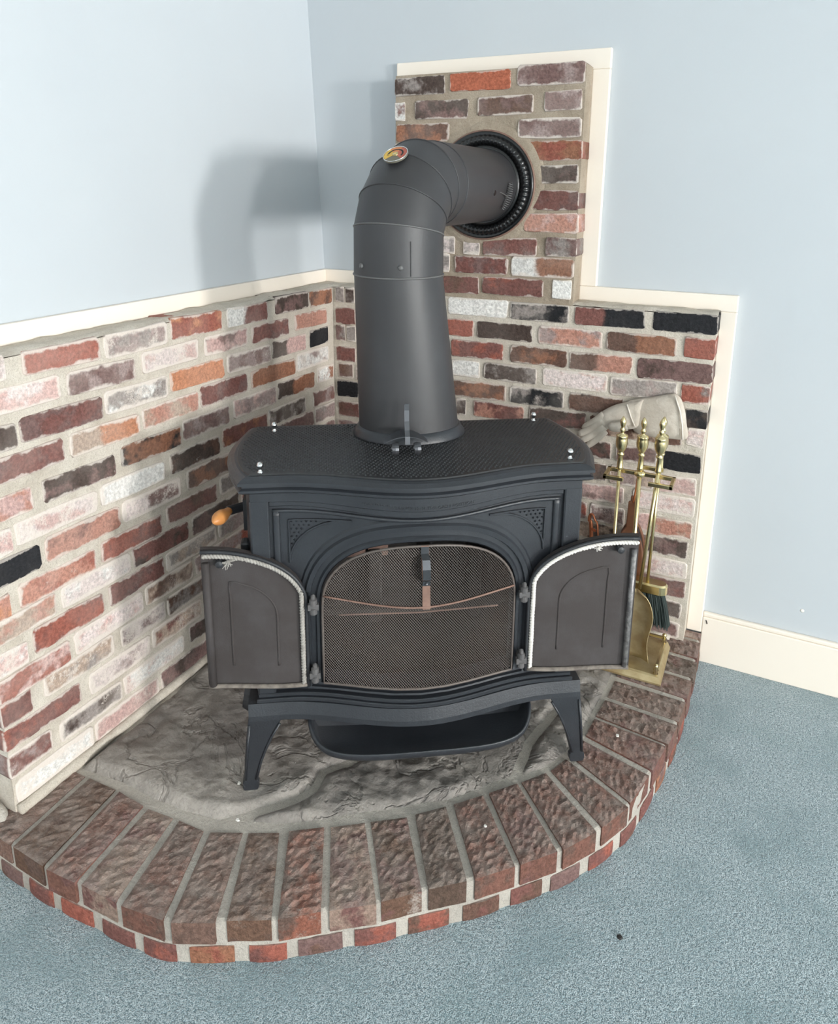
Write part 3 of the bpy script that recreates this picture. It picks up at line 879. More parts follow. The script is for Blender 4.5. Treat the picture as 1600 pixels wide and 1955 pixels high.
f2 = [(0.636,-0.012),(0.668,-0.20),(0.608,-0.45),(0.629,-0.70),(0.594,-0.86),(0.545,-0.93),(0.556,-0.985),(0.53,-1.035),(0.475,-1.10),(0.47,-1.125),(0.552,-1.092),(0.70,-0.985),(0.845,-0.868),(0.905,-0.80),(0.955,-0.745),(0.95,-0.62),(0.98,-0.45),(0.96,-0.25),(0.975,-0.012)]
f3 = [(0.984,-0.012),(0.969,-0.25),(0.989,-0.45),(0.959,-0.62),(0.964,-0.735),(1.012,-0.68),(1.044,-0.61),(1.064,-0.53),(1.072,-0.45),(1.083,-0.35),(1.088,-0.25),(1.093,-0.012)]
tag(flag(f1, 2.0, 0.0035, ZH+0.003, M['slate']), 'broad dark riven slate slab')
tag(flag(f2, 9.0, 0.0060, ZH-0.001, M['slate']), 'rough pale slate slab in front of the stove')
tag(flag(f3, 5.0, 0.0050, ZH+0.000, M['slate']), 'narrow slate slab beside the paver ring')
# smeared mortar beside the end of the wainscot
b = MB(); rings = []
for t in range(9):
    s_ = t/8; r_ = 0.052*math.sin(PI*(0.12+0.82*s_)); 
    rings.append([(-0.052+0.046*math.cos(2*PI*k/14)*(1+.1*nz(k, t)), -1.364+0.024*math.sin(2*PI*k/14)*(1+.1*nz(k, t+5)), ZH-0.008+(0.034*(1-(1-s_)**2))) if t == 0 else
                  (-0.052+0.046*(1-s_**2.2)*math.cos(2*PI*k/14), -1.362+0.024*(1-s_**2.2)*math.sin(2*PI*k/14), ZH-0.008+0.040*s_) for k in range(14)])
b.loft(rings); b.build('mortar_lump', M['mortar_hearth'], hearth, HLOC, smooth=True)

# ------------------------------------------------------------------ stove (local frame: x right, y back, z up from the floor)
TH = math.radians(33.307)
SX, SY = 0.7605-0.015*math.cos(TH), -0.8295-0.015*math.sin(TH)
stove = empty('wood_stove', (SX, SY, ZH), TH)
tag(stove, 'blue black cast iron wood stove with two open arched doors on the hearth', 'stove')
SL = (0, 0, -ZH)
def sw(a, b_, z):            # stove frame to world
    return Vector((SX+a*math.cos(TH)-b_*math.sin(TH), SY+a*math.sin(TH)+b_*math.cos(TH), z))
def FB(a): return 0.020-0.055*0.5*(1+math.cos(PI*min(1.0, abs(a)/0.30)))
def fp(a, z, out=0.0): return (a, FB(a)-out, z)
def strip(pts, w, t, closed=False, base=0.0):
    """raised moulding along a polyline of (a, z) on the bowed front"""
    b = MB(); n = len(pts); rings = []
    for i in range(n):
        p0 = pts[i-1] if (i > 0 or closed) else pts[i]; p1 = pts[(i+1) % n] if (i < n-1 or closed) else pts[i]
        tx, tz = p1[0]-p0[0], p1[1]-p0[1]; l = math.hypot(tx, tz) or 1; nx, nz_ = -tz/l, tx/l
        a, z = pts[i]; h = w/2
        rings.append([fp(a-nx*h, z-nz_*h, base-0.002), fp(a-nx*h*.8, z-nz_*h*.8, base+t*.8), fp(a-nx*h*.4, z-nz_*h*.4, base+t), fp(a+nx*h*.4, z+nz_*h*.4, base+t), fp(a+nx*h*.8, z+nz_*h*.8, base+t*.8), fp(a+nx*h, z+nz_*h, base-0.002)])
    if closed: rings.append(rings[0])
    return b.loft(rings, True, not closed)
def lerp_pts(pts, step=0.012):
    out = []
    for i in range(len(pts)-1):
        (x0, z0), (x1, z1) = pts[i], pts[i+1]; n = max(1, int(math.hypot(x1-x0, z1-z0)/step))
        for k in range(n): out.append((x0+(x1-x0)*k/n, z0+(z1-z0)*k/n))
    out.append(pts[-1]); return out
# --- front plate with the arched opening
def arch(d=0.0, n=28, zb=0.372):
    w, zs, za = 0.219+d*0.85, 0.565, 0.728+d; e = 2.25; pts = []
    for i in range(9): pts.append((-w+2*w*i/8, zb-d*0.35))
    for i in range(1, 7): pts.append((w, zb-d*.35+(zs-zb+d*.35)*i/7))
    for i in range(n+1):
        t = PI*i/n; c_, s_ = math.cos(t), math.sin(t)
        pts.append((math.copysign(abs(c_)**(2/e), c_)*w, zs+abs(s_)**(2/e)*(za-zs)))
    for i in range(6, 0, -1): pts.append((-w, zb-d*.35+(zs-zb+d*.35)*i/7))
    return pts
prof = [(0.0, -0.045), (0.0, 0.001), (0.004, 0.006), (0.011, 0.007), (0.015, 0.002), (0.026, 0.002), (0.029, 0.009), (0.040, 0.010), (0.044, 0.004), (0.052, 0.004), (0.056, 0.0)]
rings = []
for d_, r_ in prof: rings.append([fp(a, z, r_) for a, z in arch(d_)])
last = arch(0.056); ctr = (0, 0.57)
PX, PZ0, PZ1 = 0.362, 0.340, 0.842
def to_rect(a, z):
    dx, dz = a-ctr[0], z-ctr[1]; k = 9
    if abs(dx) > 1e-9: k = min(k, PX/abs(dx))
    if dz > 1e-9: k = min(k, (PZ1-ctr[1])/dz)
    if dz < -1e-9: k = min(k, (PZ0-ctr[1])/dz)
    return ctr[0]+dx*k, ctr[1]+dz*k
for t in (0.33, 0.66, 1.0):
    q = []
    for a, z in last:
        ra, rz = to_rect(a, z); q.append(fp(a+(ra-a)*t, z+(rz-z)*t, 0.0))
    rings.append(q)
b = MB(); b.loft(rings, True, False)
front = b.build('front_plate', M['iron'], stove, SL, smooth=True, fix=True)
m_ = front.modifiers.new('edge', 'EDGE_SPLIT'); m_.split_angle = math.radians(40)
# corner pieces that the radial morph leaves open
for sx in (-1, 1):
    for zc in (PZ0, PZ1):
        b = MB(); vs = []
        q = [p for p in rings[-1] if p[0]*sx > 0]
        s_ = [p for p in q if abs(p[2]-zc) < 1e-6]; u_ = [p for p in q if abs(abs(p[0])-PX) < 1e-6]
        e1 = max(s_, key=lambda p: p[0]*sx) if s_ else None; e2 = (max if zc == PZ1 else min)(u_, key=lambda p: p[2]) if u_ else None
        if e1 and e2:
            n = 6; top_ = [fp(e1[0]+(sx*PX-e1[0])*i/n, zc) for i in range(n+1)]
            low_ = [fp(e1[0]+(e2[0]-e1[0])*i/n, e1[2]+(e2[2]-e1[2])*i/n) for i in range(n+1)]
            b.loft([top_, low_], False, False); b.build('corner_web', M['iron'], front, smooth=True)
# frame boards on the front
def face_board(name, poly_fn, t, parent=front):
    """poly_fn(s) -> (a, z_low, z_high) swept over s in [0,1]"""
    b = MB(); rings = []
    for i in range(41):
        a, z0, z1 = poly_fn(i/40)
        rings.append([fp(a, z0, -0.004), fp(a, z0, t*.7), fp(a, z0+0.002, t), fp(a, z1-0.002, t), fp(a, z1, t*.7), fp(a, z1, -0.004)])
    b.loft(rings, True, True); o = b.build(name, M['iron'], parent, fix=True); return o
def wave(a): return 0.5*(1+math.cos(PI*min(1.0, abs(a)/0.30)))
face_board('top_rail', lambda s: (-0.362+0.724*s, 0.812-0.012*wave(-0.362+0.724*s), 0.842), 0.010)
face_board('frieze', lambda s: (-0.322+0.644*s, 0.801-0.016*wave(-0.322+0.644*s), 0.813-0.012*wave(-0.322+0.644*s)), 0.006)
for sx in (-1, 1):
    b = MB(); rings = []
    for z in (0.345, 0.55, 0.815):
        rings.append([fp(sx*0.324, z, -0.004), fp(sx*0.324, z, 0.009), fp(sx*0.327, z, 0.011), fp(sx*0.360, z, 0.011), fp(sx*0.364, z, 0.008), fp(sx*0.364, z, -0.004)])
    b.loft(rings, True, True); b.build('stile', M['iron'], front, fix=True)
    # inner frame line and dotted spandrel
    pts = [(sx*0.309, 0.36), (sx*0.309, 0.790)]
    strip(lerp_pts(pts), 0.017, 0.0065).build('frame_bead', M['iron'], front, fix=True, smooth=True)
    tri = [(sx*0.283, 0.668), (sx*0.283, 0.768), (sx*0.150, 0.771)]
    arcp = [(sx*(0.150+0.133*math.sin(t*PI/2)*1.0), 0.771-0.103*(1-math.cos(t*PI/2))) for t in [i/10 for i in range(11)]]
    outline = lerp_pts(tri[:2]+[tri[2]], 0.012)+arcp[1:]
    strip(outline, 0.005, 0.005, True).build('spandrel_border', M['iron'], front, fix=True)
    b = MB(); z = 0.676; row = 0
    while z < 0.766:
        a = 0.277-(0.00525 if row % 2 else 0)
        while a > 0.15:
            # inside the spandrel: above the arc
            t = max(0, min(1, (a-0.150)/0.133)); za = 0.771-0.103*(1-math.cos(math.asin(t)))
            if z > za+0.007:
                r_ = 0.0034; c_ = fp(sx*a, z, 0.0052)
                b.add([fp(sx*a-r_, z, 0), fp(sx*a, z-r_, 0), fp(sx*a+r_, z, 0), fp(sx*a, z+r_, 0), c_], [(0, 1, 4), (1, 2, 4), (2, 3, 4), (3, 0, 4)])
            a -= 0.0105
        z += 0.0088; row += 1
    o = b.build('spandrel_dots', M['iron'], front, fix=True); o['kind'] = 'stuff'
strip([(-0.317+0.634*i/60, 0.7895-0.0115*wave(-0.317+0.634*i/60)) for i in range(61)], 0.009, 0.006).build('frame_bead', M['iron'], front, fix=True, smooth=True)
# raised lettering
def lettering(text, a0, z, size):
    cu = bpy.data.curves.new('lettering', 'FONT'); cu.body = text; cu.size = size; cu.extrude = 0.0004; cu.align_x = 'LEFT'; cu.space_character = 1.12; cu.resolution_u = 2
    tmp = bpy.data.objects.new('tmp_text', cu); COL.objects.link(tmp)
    dg = bpy.context.evaluated_depsgraph_get(); me = bpy.data.meshes.new_from_object(tmp.evaluated_get(dg))
    COL.objects.unlink(tmp); bpy.data.objects.remove(tmp)
    for v in me.vertices:
        a = a0+v.co.x; zz = z(a)+v.co.y; v.co = Vector(fp(a, zz, 0.0108+v.co.z))
    me.materials.clear()
    return link('lettering', me, M['iron'], front)
lettering('DAMPER IS IN THE OPEN POSITION', -0.062, lambda a: 0.8165-0.011*wave(a), 0.0098)
b = MB(); rnd = random.Random(8)
for i in range(11):
    a = -0.128+i*0.0054; z = 0.8225-0.011*wave(a); h = rnd.uniform(.003, .0055)
    b.add([fp(a, z, .0105), fp(a+.003, z, .0105), fp(a+.003, z+h, .0105), fp(a, z+h, .0105), fp(a+.0015, z+h/2, .0118)], [(0, 1, 4), (1, 2, 4), (2, 3, 4), (3, 0, 4)])
b.build('worn_lettering', M['iron'], front)

# --- top plate: waved front, swelling sides
def top_outline(g=0.0, n=30):
    """g: how far outside the griddle edge"""
    pts = []
    fw, bw_ = 0.372+g, 0.382+g
    for i in range(n+1):                       # front edge, left to right
        a = -fw+2*fw*i/n; aa = a*0.372/fw
        pts.append((a, 0.006-0.061*wave(aa)-g))
    for i in range(1, 11):                     # right side
        t = i/11; pts.append((0.372+g+0.010*t+0.034*math.sin(PI*t**0.9), 0.006+(0.330)*t))
    for i in range(13): pts.append((bw_-2*bw_*i/12, 0.336+g*0.4))
    for i in range(10, 0, -1):
        t = i/11; pts.append((-(0.372+g+0.010*t+0.034*math.sin(PI*t**0.9)), 0.006+0.330*t))
    return pts
b = MB(); rings = []
for g, z in ((-0.012, 0.836), (0.003, 0.836), (0.010, 0.841), (0.010, 0.846), (0.004, 0.850), (0.004, 0.854), (0.012, 0.857), (0.012, 0.863), (0.003, 0.870), (-0.004, 0.8725)):
    rings.append([(a, y, z) for a, y in top_outline(g)])
b.loft(rings, True, False)
k = len(b.v); r0 = [(a, y, 0.8725) for a, y in top_outline(-0.004)]
b.add(r0, [tuple(range(len(r0)))]); b.add([(a, y, 0.836) for a, y in top_outline(-0.012)], [tuple(range(len(r0)-1, -1, -1))])
top = b.build('top_plate', M['iron'], stove, SL, fix=True)
b = MB(); r0 = [(a, y, 0.8752) for a, y in top_outline(-0.011)]; r1 = [(a, y, 0.8720) for a, y in top_outline(-0.009)]
b.loft([r1, r0], True, False); b.add(r0, [tuple(range(len(r0)))]); gr = b.build('griddle', M['griddle'], top, fix=True)
inner_o = top_outline(-0.018)
b = MB(); y = 0.0; row = 0; yy = -0.05
while yy < 0.326:
    a = -0.41+(0.0052 if row % 2 else 0)
    while a < 0.41:
        if inside(a, yy, inner_o) and not ((a/0.140)**2+((yy-0.262)/0.104)**2 < 1):
            r_ = 0.0033
            b.add([(a-r_, yy, .8750), (a, yy-r_, .8750), (a+r_, yy, .8750), (a, yy+r_, .8750), (a, yy, .8782)], [(0, 1, 4), (1, 2, 4), (2, 3, 4), (3, 0, 4)])
        a += 0.0104
    yy += 0.0090; row += 1
o = b.build('griddle_studs', M['griddle'], gr); o['kind'] = 'stuff'
for a, y in ((-0.326, 0.294), (-0.339, 0.026), (0.335, 0.312), (0.341, 0.040)):
    b = MB(); b.lathe([(0.0062, 0.874), (0.0062, 0.877), (0.0042, 0.878), (0.0042, 0.886), (0.0068, 0.888), (0.0072, 0.892), (0.005, 0.897), (0.0008, 0.8985)], 'z', 14, (a, y, 0))
    b.build('acorn_bolt', M['chrome'], top, smooth=True)
# griddle lift handle in front of the flue collar
b = MB(); ax, ay = -0.020, 0.116
rings = []
for i in range(13):
    t = -1+2*i/12; x = ax+0.050*t; w_ = 0.026*math.sqrt(max(0.02, 1-t*t*0.96)); zc = 0.912-0.014*t*t
    rings.append([(x, ay-0.004, zc-0.001), (x, ay+w_, zc+0.006-0.004*t*t), (x, ay+w_, zc+0.008-0.004*t*t), (x, ay-0.004, zc+0.001)])
b.loft(rings); 
b.build('handle_wing', M['steel'], top, fix=True)
b = MB(); b.loft([[(ax-0.0055+0.003, ay+y0_, z), (ax+0.0055+0.003, ay+y0_, z), (ax+0.0055+0.003, ay+y0_+0.003, z), (ax-0.0055+0.003, ay+y0_+0.003, z)] for y0_, z in ((-0.010, 0.896), (-0.007, 0.914), (0.002, 0.926), (0.010, 0.945), (0.013, 0.970), (0.013, 0.985))])
b.build('handle_tab', M['steel'], top, fix=True)
for dx in (-0.026, 0.024):
    b = MB(); b.tube([(ax+dx, ay-0.018+0.013*math.cos(t), 0.889+0.013*math.sin(t)) for t in [i*PI*1.35/10-0.35 for i in range(11)]], 0.0085, 6, flat=0.22, up=(0, 1, 0.2)); b.build('handle_clip', M['steel'], top)
# --- body sides, back, floor
def side_x(z, t): return 0.362+0.022*math.sin(PI*t**0.9)
for sx, nm in ((-1, 'side_plate'), (1, 'side_plate')):
    b = MB(); rings = []
    for i in range(13):
        t = i/12; y = 0.020+0.30*t; x = sx*side_x(0, t)
        rings.append([(x, y, 0.335), (x, y, 0.838), (x-sx*0.012, y, 0.838), (x-sx*0.012, y, 0.335)])
    b.loft(rings); b.build(nm, M['iron'], stove, SL, fix=True)
MB().box(-0.362, 0.362, 0.308, 0.322, 0.335, 0.838).build('back_plate', M['iron_dark'], stove, SL)
# --- base: two-step skirt moulding and apron
def skirt(name, z0, z1, out, depth, mat=M['iron'], parent=stove, half=0.372):
    b = MB(); rings = []
    for i in range(49):
        a = -half+2*half*i/48; y = FB(a*0.362/half)-out
        zc = (z0+z1)/2; hh = (z1-z0)/2
        rings.append([(a, y+0.002, z0), (a, y, z0+hh*.35), (a, y, z1-hh*.35), (a, y+0.002, z1), (a, depth, z1), (a, depth, z0)])
    b.loft(rings); return b.build(name, mat, parent, SL if parent is stove else None, fix=True)
skirt('skirt_moulding', 0.3405, 0.3495, 0.014, 0.31, half=0.362)
skirt('skirt_moulding', 0.3300, 0.3400, 0.019, 0.31, half=0.366)
b = MB(); rings = []
for i in range(49):
    a = -0.386+0.772*i/48; y = FB(a*0.94)-0.018; y2 = y-0.008
    rings.append([(a, y, 0.3295), (a, 0.33, 0.3295), (a, 0.33, 0.288), (a, y2+0.006, 0.2860), (a, y2, 0.290), (a, y2+0.001, 0.302)])
b.loft(rings); apron = b.build('apron', M['iron'], stove, SL, fix=True)
# --- ash lip: shallow scooped tray
b = MB(); n = 40; rim_o = []; 
for i in range(n+1):
    t = PI*i/n; c_, s_ = math.cos(t), math.sin(t)
    rim_o.append((0.006-math.copysign(abs(c_)**0.55, c_)*0.262, 0.022-abs(s_)**0.75*0.113))
def rim(k, z, up=1.0): return [(0.006+(a-0.006)*k, 0.022+(y-0.022)*k, z+up*0.036*abs(math.cos(PI*i/n))**9) for i, (a, y) in enumerate(rim_o)]
b.loft([rim(0.90, 0.230, 0.2), rim(0.975, 0.231, 0.6), rim(1.0, 0.237), rim(1.0, 0.2465), rim(0.99, 0.249), rim(0.975, 0.2475), rim(0.955, 0.240, 0.8), rim(0.91, 0.2365, 0.15), rim(0.5, 0.236, 0), rim(0.02, 0.236, 0)], False, False)
b.add([(-0.25, 0.022, 0.236), (0.262, 0.022, 0.236), (0.262, 0.024, 0.288), (-0.25, 0.024, 0.288)], [(0, 1, 2, 3)])
b.build('ash_lip', M['iron'], stove, SL, smooth=True, fix=True)
# --- bulbous ash door housing seen beside the foot
b = MB(); b.tube([(-0.372, 0.10, 0.30), (-0.392, 0.10, 0.30), (-0.404, 0.10, 0.302)], [0.052, 0.052, 0.044], 20); b.build('air_housing', M['iron_dark'], stove, SL, smooth=False)
# --- cabriole legs
def leg(sx, yb):
    """sx side, yb: 0 front, 1 back"""
    b = MB(); rings = []
    prof_ = [(0.292, 0.312, 0.388, 0.074), (0.284, 0.316, 0.389, 0.070), (0.270, 0.323, 0.391, 0.064), (0.245, 0.335, 0.394, 0.055), (0.215, 0.348, 0.397, 0.045), (0.185, 0.359, 0.400, 0.037), (0.155, 0.367, 0.402, 0.031), (0.132, 0.373, 0.404, 0.028), (0.127, 0.370, 0.407, 0.033), (0.116, 0.370, 0.408, 0.035), (0.108, 0.373, 0.406, 0.031), (0.1062, 0.377, 0.402, 0.026)]
    for z, i_, o_, dp in prof_:
        f0 = -0.002-0.004*(0.292-z)/0.19; x0, x1 = sx*i_, sx*o_
        if yb: y0_, y1_ = 0.322-f0-0.0, 0.322-f0-dp
        else: y0_, y1_ = f0, f0+dp
        rings.append([(x0, y0_, z), (x1, y0_, z), (x1, y1_, z), (x0+(x1-x0)*0.45, y1_, z), (x0, y0_+(y1_-y0_)*0.4, z)])
    b.loft(rings); o = b.build('leg', M['iron'], stove, SL, fix=True); bevel(o, 0.003, 2, 30)
    return o
for sx in (-1, 1):
    for yb in (0, 1):
        lo = leg(sx, yb)
        if not yb:       # raised margin of the leg face
            for pts in ([(0.318, 0.279), (0.337, 0.245), (0.352, 0.212), (0.364, 0.180), (0.376, 0.136)], [(0.385, 0.279), (0.392, 0.22), (0.400, 0.136)]):
                MB().tube([(sx*a, -0.0035-0.004*(0.292-z)/0.19, z) for a, z in pts], 0.0028, 6).build('leg_margin', M['iron'], lo, smooth=True)
# --- firebox interior
b = MB(); X, Yf, Yb, Z0, Z1 = 0.30, 0.048, 0.300, 0.352, 0.80
b.add([(-X, Yf, Z0), (X, Yf, Z0), (X, Yb, Z0), (-X, Yb, Z0), (-X, Yf, Z1), (X, Yf, Z1), (X, Yb, Z1), (-X, Yb, Z1)], [(0, 1, 2, 3), (4, 7, 6, 5), (3, 2, 6, 7), (0, 3, 7, 4), (1, 5, 6, 2)])
fbx = b.build('firebox', M['firebox'], stove, SL)
for i in range(3):
    MB().box(-0.215+i*0.058, -0.164+i*0.058, 0.262, 0.296, 0.54, 0.585).build('firebrick', M['firebrick'], fbx)
for x in (-0.10, 0.03, 0.16): bevel(MB().box(x, x+0.035, 0.24, 0.298, 0.36, 0.56).build('fireback_rib', M['firebox'], fbx), 0.006)
MB().tube([(-0.27, 0.20, 0.435), (0.0, 0.18, 0.43), (0.27, 0.20, 0.435)], 0.008, 8).build('grate_bar', M['firebox'], fbx)
# --- spark screen standing in the opening
def SB(a, z): return FB(a)-0.012
sa = arch(-0.004, 28, 0.374)
scr = MB().tube([(a, SB(a, z), z) for a, z in sa], 0.0032, 6, closed=True).build('spark_screen', M['mesh'], stove, SL, smooth=True)
def clip_line(c, sgn, pitch_z):
    """lines z = c + sgn*k*a inside the arch"""
    res = []; cur = []; k = pitch_z
    n = 110
    for i in range(n+1):
        a = -0.216+0.432*i/n; z = c+sgn*k*a
        if inside(a, z, sa): cur.append((a, SB(a, z)+0.0006*sgn, z))
        else:
            if len(cur) > 1: res.append(cur)
            cur = []
    if len(cur) > 1: res.append(cur)
    return res
b = MB(); kz = 1.25; stepz = 0.0072
for sgn in (-1, 1):
    c_ = 0.372-0.30
    while c_ < 0.73+0.30:
        for ln in clip_line(c_, sgn, kz):
            ln = ln[::4]+([ln[-1]] if (len(ln)-1) % 4 else [])
            if len(ln) > 1: b.tube(ln, 0.00042, 3, cap=False)
        c_ += stepz
o = b.build('wire_mesh', M['mesh'], scr); o['kind'] = 'stuff'
pts = [(-0.213+0.426*i/24, 0.0, 0.580+0.014*abs(-1+2*i/24)**1.6) for i in range(25)]
MB().tube([(a, SB(a, z)-0.003, z) for a, _, z in pts], 0.0024, 6).build('cross_wire', M['rust'], scr, smooth=True)
MB().tube([(-0.18+0.36*i/10, SB(0, 0)+0.05, 0.535+0.006*abs(i-5)/5) for i in range(11)], 0.0022, 6).build('rear_wire', M['rust'], scr, smooth=True)
b = MB(); w_ = 0.0085
b.loft([[(x-w_, SB(0, 0)-y, z), (x+w_, SB(0, 0)-y, z), (x+w_, SB(0, 0)-y+0.002, z), (x-w_, SB(0, 0)-y+0.002, z)] for x, y, z in ((0.003, 0.004, 0.724), (0.003, 0.004, 0.708), (0.004, 0.018, 0.700), (0.005, 0.023, 0.68), (0.006, 0.020, 0.655), (0.007, 0.006, 0.643), (0.007, 0.004, 0.632))])
b.build('lift_strap', M['steel'], scr, fix=True)
b = MB(); b.loft([[(x-w_, SB(0, 0)-0.0035, z), (x+w_, SB(0, 0)-0.0035, z), (x+w_, SB(0, 0)-0.0015, z), (x-w_, SB(0, 0)-0.0015, z)] for x, z in ((0.003, 0.726), (0.007, 0.64), (0.008, 0.575))]); b.build('strap_plate', M['rust'], scr, fix=True)
MB().lathe([(0.0005, -0.003), (0.003, -0.002), (0.0035, 0.0)], 'y', 10, (0.007, SB(0, 0)-0.006, 0.637)).build('rivet', M['steel'], scr)
# --- doors, swung wide open
def make_door(side, psi, w, mat_rope, name_label):
    ph = math.radians(psi); hx, hy = side*0.247, 0.004
    zb, zs, za = 0.366, 0.560, 0.708
    def bow(s): return 0.040*0.5*(1-math.cos(PI*min(1, s/0.26)))
    def ztop(s):
        q = max(0.0, min(1.0, (w-s)/w)); return zs+(za-zs)*(max(0.0, 1-q**2.4))**(1/2.4)
    def place(s, z, off):
        """s from hinge, off: outwards of the closed door's face (negative = inner side)"""
        tx, f_ = s, bow(s)+off
        t = tx*math.cos(ph)-f_*math.sin(ph); f2 = tx*math.sin(ph)+f_*math.cos(ph)
        return (hx-side*t, hy-f2, z)
    ns, nz2 = 18, 16; T_ = 0.013
    b = MB()
    def grid(off):
        vs = []
        for i in range(ns+1):
            s = w*i/ns if i else 0.0006
            for j in range(nz2+1): vs.append(place(s, zb+(ztop(s)-zb)*j/nz2, off))
        return vs
    gi, go = grid(-0.001), grid(T_); nn = nz2+1; fi = []; fo = []
    for i in range(ns):
        for j in range(nz2):
            a = i*nn+j; fi.append((a, a+1, a+nn+1, a+nn)); fo.append((a, a+nn, a+nn+1, a+1))
    b.add(gi, fi); b.add(go, fo)
    rim_ = [i*nn for i in range(ns+1)]+[ns*nn+j for j in range(1, nn)]+[i*nn+nz2 for i in range(ns-1, -1, -1)]+[j for j in range(nz2-1, 0, -1)]
    K = len(gi); b.f += [(rim_[i], rim_[(i+1) % len(rim_)], K+rim_[(i+1) % len(rim_)], K+rim_[i]) for i in range(len(rim_))]
    door = b.build('door', M['door_inner'], stove, SL, fix=True); tag(door, name_label)
    # rim flange round the inner side
    m0 = 0.006
    def edge_path(mg, s0=None):
        pts = [(max(mg, 0.002), zb+mg)]
        for i in range(1, 9): pts.append((mg, zb+mg+(zs-zb-mg)*i/8))
        for i in range(1, 25):
            s = mg+(w-mg)*(i/24)**1.8; z = ztop(max(0.0, s-mg*0.5))-mg*(0.55+0.45*(s/w)); pts.append((s, max(z, zs)))
        return pts
    ep = edge_path(0.004)
    MB().tube([place(s, z, -0.006) for s, z in ep], 0.0045, 6).build('rim_flange', M['iron_dark'], door, smooth=True)
    # rope gasket: two twisted strands
    gp = [place(s, z, -0.007) for s, z in smooth_poly(edge_path(0.0135), 3)]
    for q in (0, 1):
        pts = []; acc = 0.0
        for i in range(len(gp)-1):
            A_, B_ = Vector(gp[i]), Vector(gp[i+1]); l = (B_-A_).length; n_ = max(1, int(l/0.0022)); t_ = (B_-A_).normalized() if l > 0 else Vector((0, 0, 1))
            up = t_.cross(Vector((0.3, 1, 0.2))).normalized(); vv = t_.cross(up)
            for k in range(n_):
                ang = acc/0.0035*PI*0.5+q*PI; pts.append(A_.lerp(B_, k/n_)+(up*math.cos(ang)+vv*math.sin(ang))*0.0025); acc += l/n_
        MB().tube(pts, 0.0036, 5).build('rope_gasket', mat_rope, door, smooth=True)
    # frayed end of the rope
    e_ = Vector(place(w*0.62 if side > 0 else w*0.75, ztop(w*0.68)-0.018, -0.010)); rr = random.Random(int(side+5)); b2 = MB()
    for i in range(12 if side > 0 else 26):
        d2 = Vector((rr.uniform(-.9, .9), rr.uniform(-.5, .2), rr.uniform(-1.2, .2))).normalized()*rr.uniform(.006, .013 if side > 0 else .020)
        b2.tube([e_, e_+d2*0.5+Vector((rr.uniform(-.005, .005), -0.003, rr.uniform(-.004, .004))), e_+d2], 0.0010, 4)
    b2.build('frayed_rope', mat_rope, door)
    # lower lip with crusted cement
    lp = [place(w*i/12*0.97+0.006, zb+0.008, -0.004) for i in range(13)]
    MB().tube(lp, [0.0055+0.001*nz(i, side) for i in range(13)], 6).build('bottom_lip', M['crust'], door, smooth=True)
    # centre stile and raised outline
    MB().tube([place(w-0.010, zb+0.012, -0.006), place(w-0.010, za-0.03, -0.006)], 0.0085 if side < 0 else 0.0065, 8).build('meeting_stile', M['door_inner'] if side < 0 else M['stile'], door, smooth=True)
    s0, s1 = w*0.30, w*0.74
    pan = [(s0, 0.425), (s0, 0.555), (s0+0.006, 0.578), (s0+0.022, 0.600), (s0+0.045, 0.616), (s0+0.075, 0.626), (s1, 0.630), (s1, 0.425)]
    MB().tube([place(s, z, -0.0005) for s, z in smooth_poly(lerp_pts(pan, 0.03), 2)], 0.0030, 6).build('raised_panel_line', M['door_inner'], door, smooth=True)
    # hinge knuckles
    for z in (0.405, 0.575):
        hb = MB(); hb.lathe([(0.004, z-0.020), (0.0085, z-0.017), (0.0085, z-0.004), (0.006, z-0.003), (0.006, z+0.003), (0.0085, z+0.004), (0.0085, z+0.017), (0.005, z+0.019), (0.005, z+0.026), (0.0015, z+0.029)], 'z', 12, (hx-side*0.012, hy-0.016, 0))
        hb.box(min(hx-side*0.006, hx-side*0.020), max(hx-side*0.006, hx-side*0.020), hy-0.012, hy+0.012, z-0.010, z+0.010)
        hb.box(min(hx, hx-side*0.024), max(hx, hx-side*0.024), hy-0.022, hy-0.012, z-0.007, z+0.007)
        hb.build('hinge', M['hinge'], door, fix=True)
    # cast latch lug by the meeting edge
    lug = MB().lathe([(0.003, -0.014), (0.008, -0.012), (0.009, 0.0), (0.006, 0.006)], 'y', 12, place(w*0.82, za-0.028, -0.006)); lug.build('latch_lug', M['iron_dark'], door)
    return door
make_door(-1, 174, 0.222, M['rope'], 'open stove door with a frayed grey rope gasket')
make_door(1, 165, 0.243, M['rope_white'], 'open stove door with a white rope gasket')
# --- damper lever with a turned wooden grip on the wall side
b = MB(); b.tube([(-0.372, 0.165, 0.742), (-0.398, 0.150, 0.742), (-0.425, 0.128, 0.744)], 0.011, 10); b.box(-0.392, -0.368, 0.135, 0.19, 0.69, 0.765)
lev = b.build('damper_lever', M['iron_dark'], stove, SL)
A_, B_ = Vector((-0.418, 0.140, 0.743)), Vector((-0.446, 0.055, 0.752)); rad = [0.007, 0.0085, 0.0095, 0.011, 0.0135, 0.0155, 0.0160, 0.0145, 0.010, 0.003]
MB().tube([A_.lerp(B_, i/9) for i in range(10)], rad, 14).build('wooden_grip', M['wood'], lev, smooth=True)
b = MB(); b.box(-0.392, -0.372, 0.055, 0.085, 0.40, 0.70); bevel(b.build('side_rib', M['iron_dark'], stove, SL), 0.006)

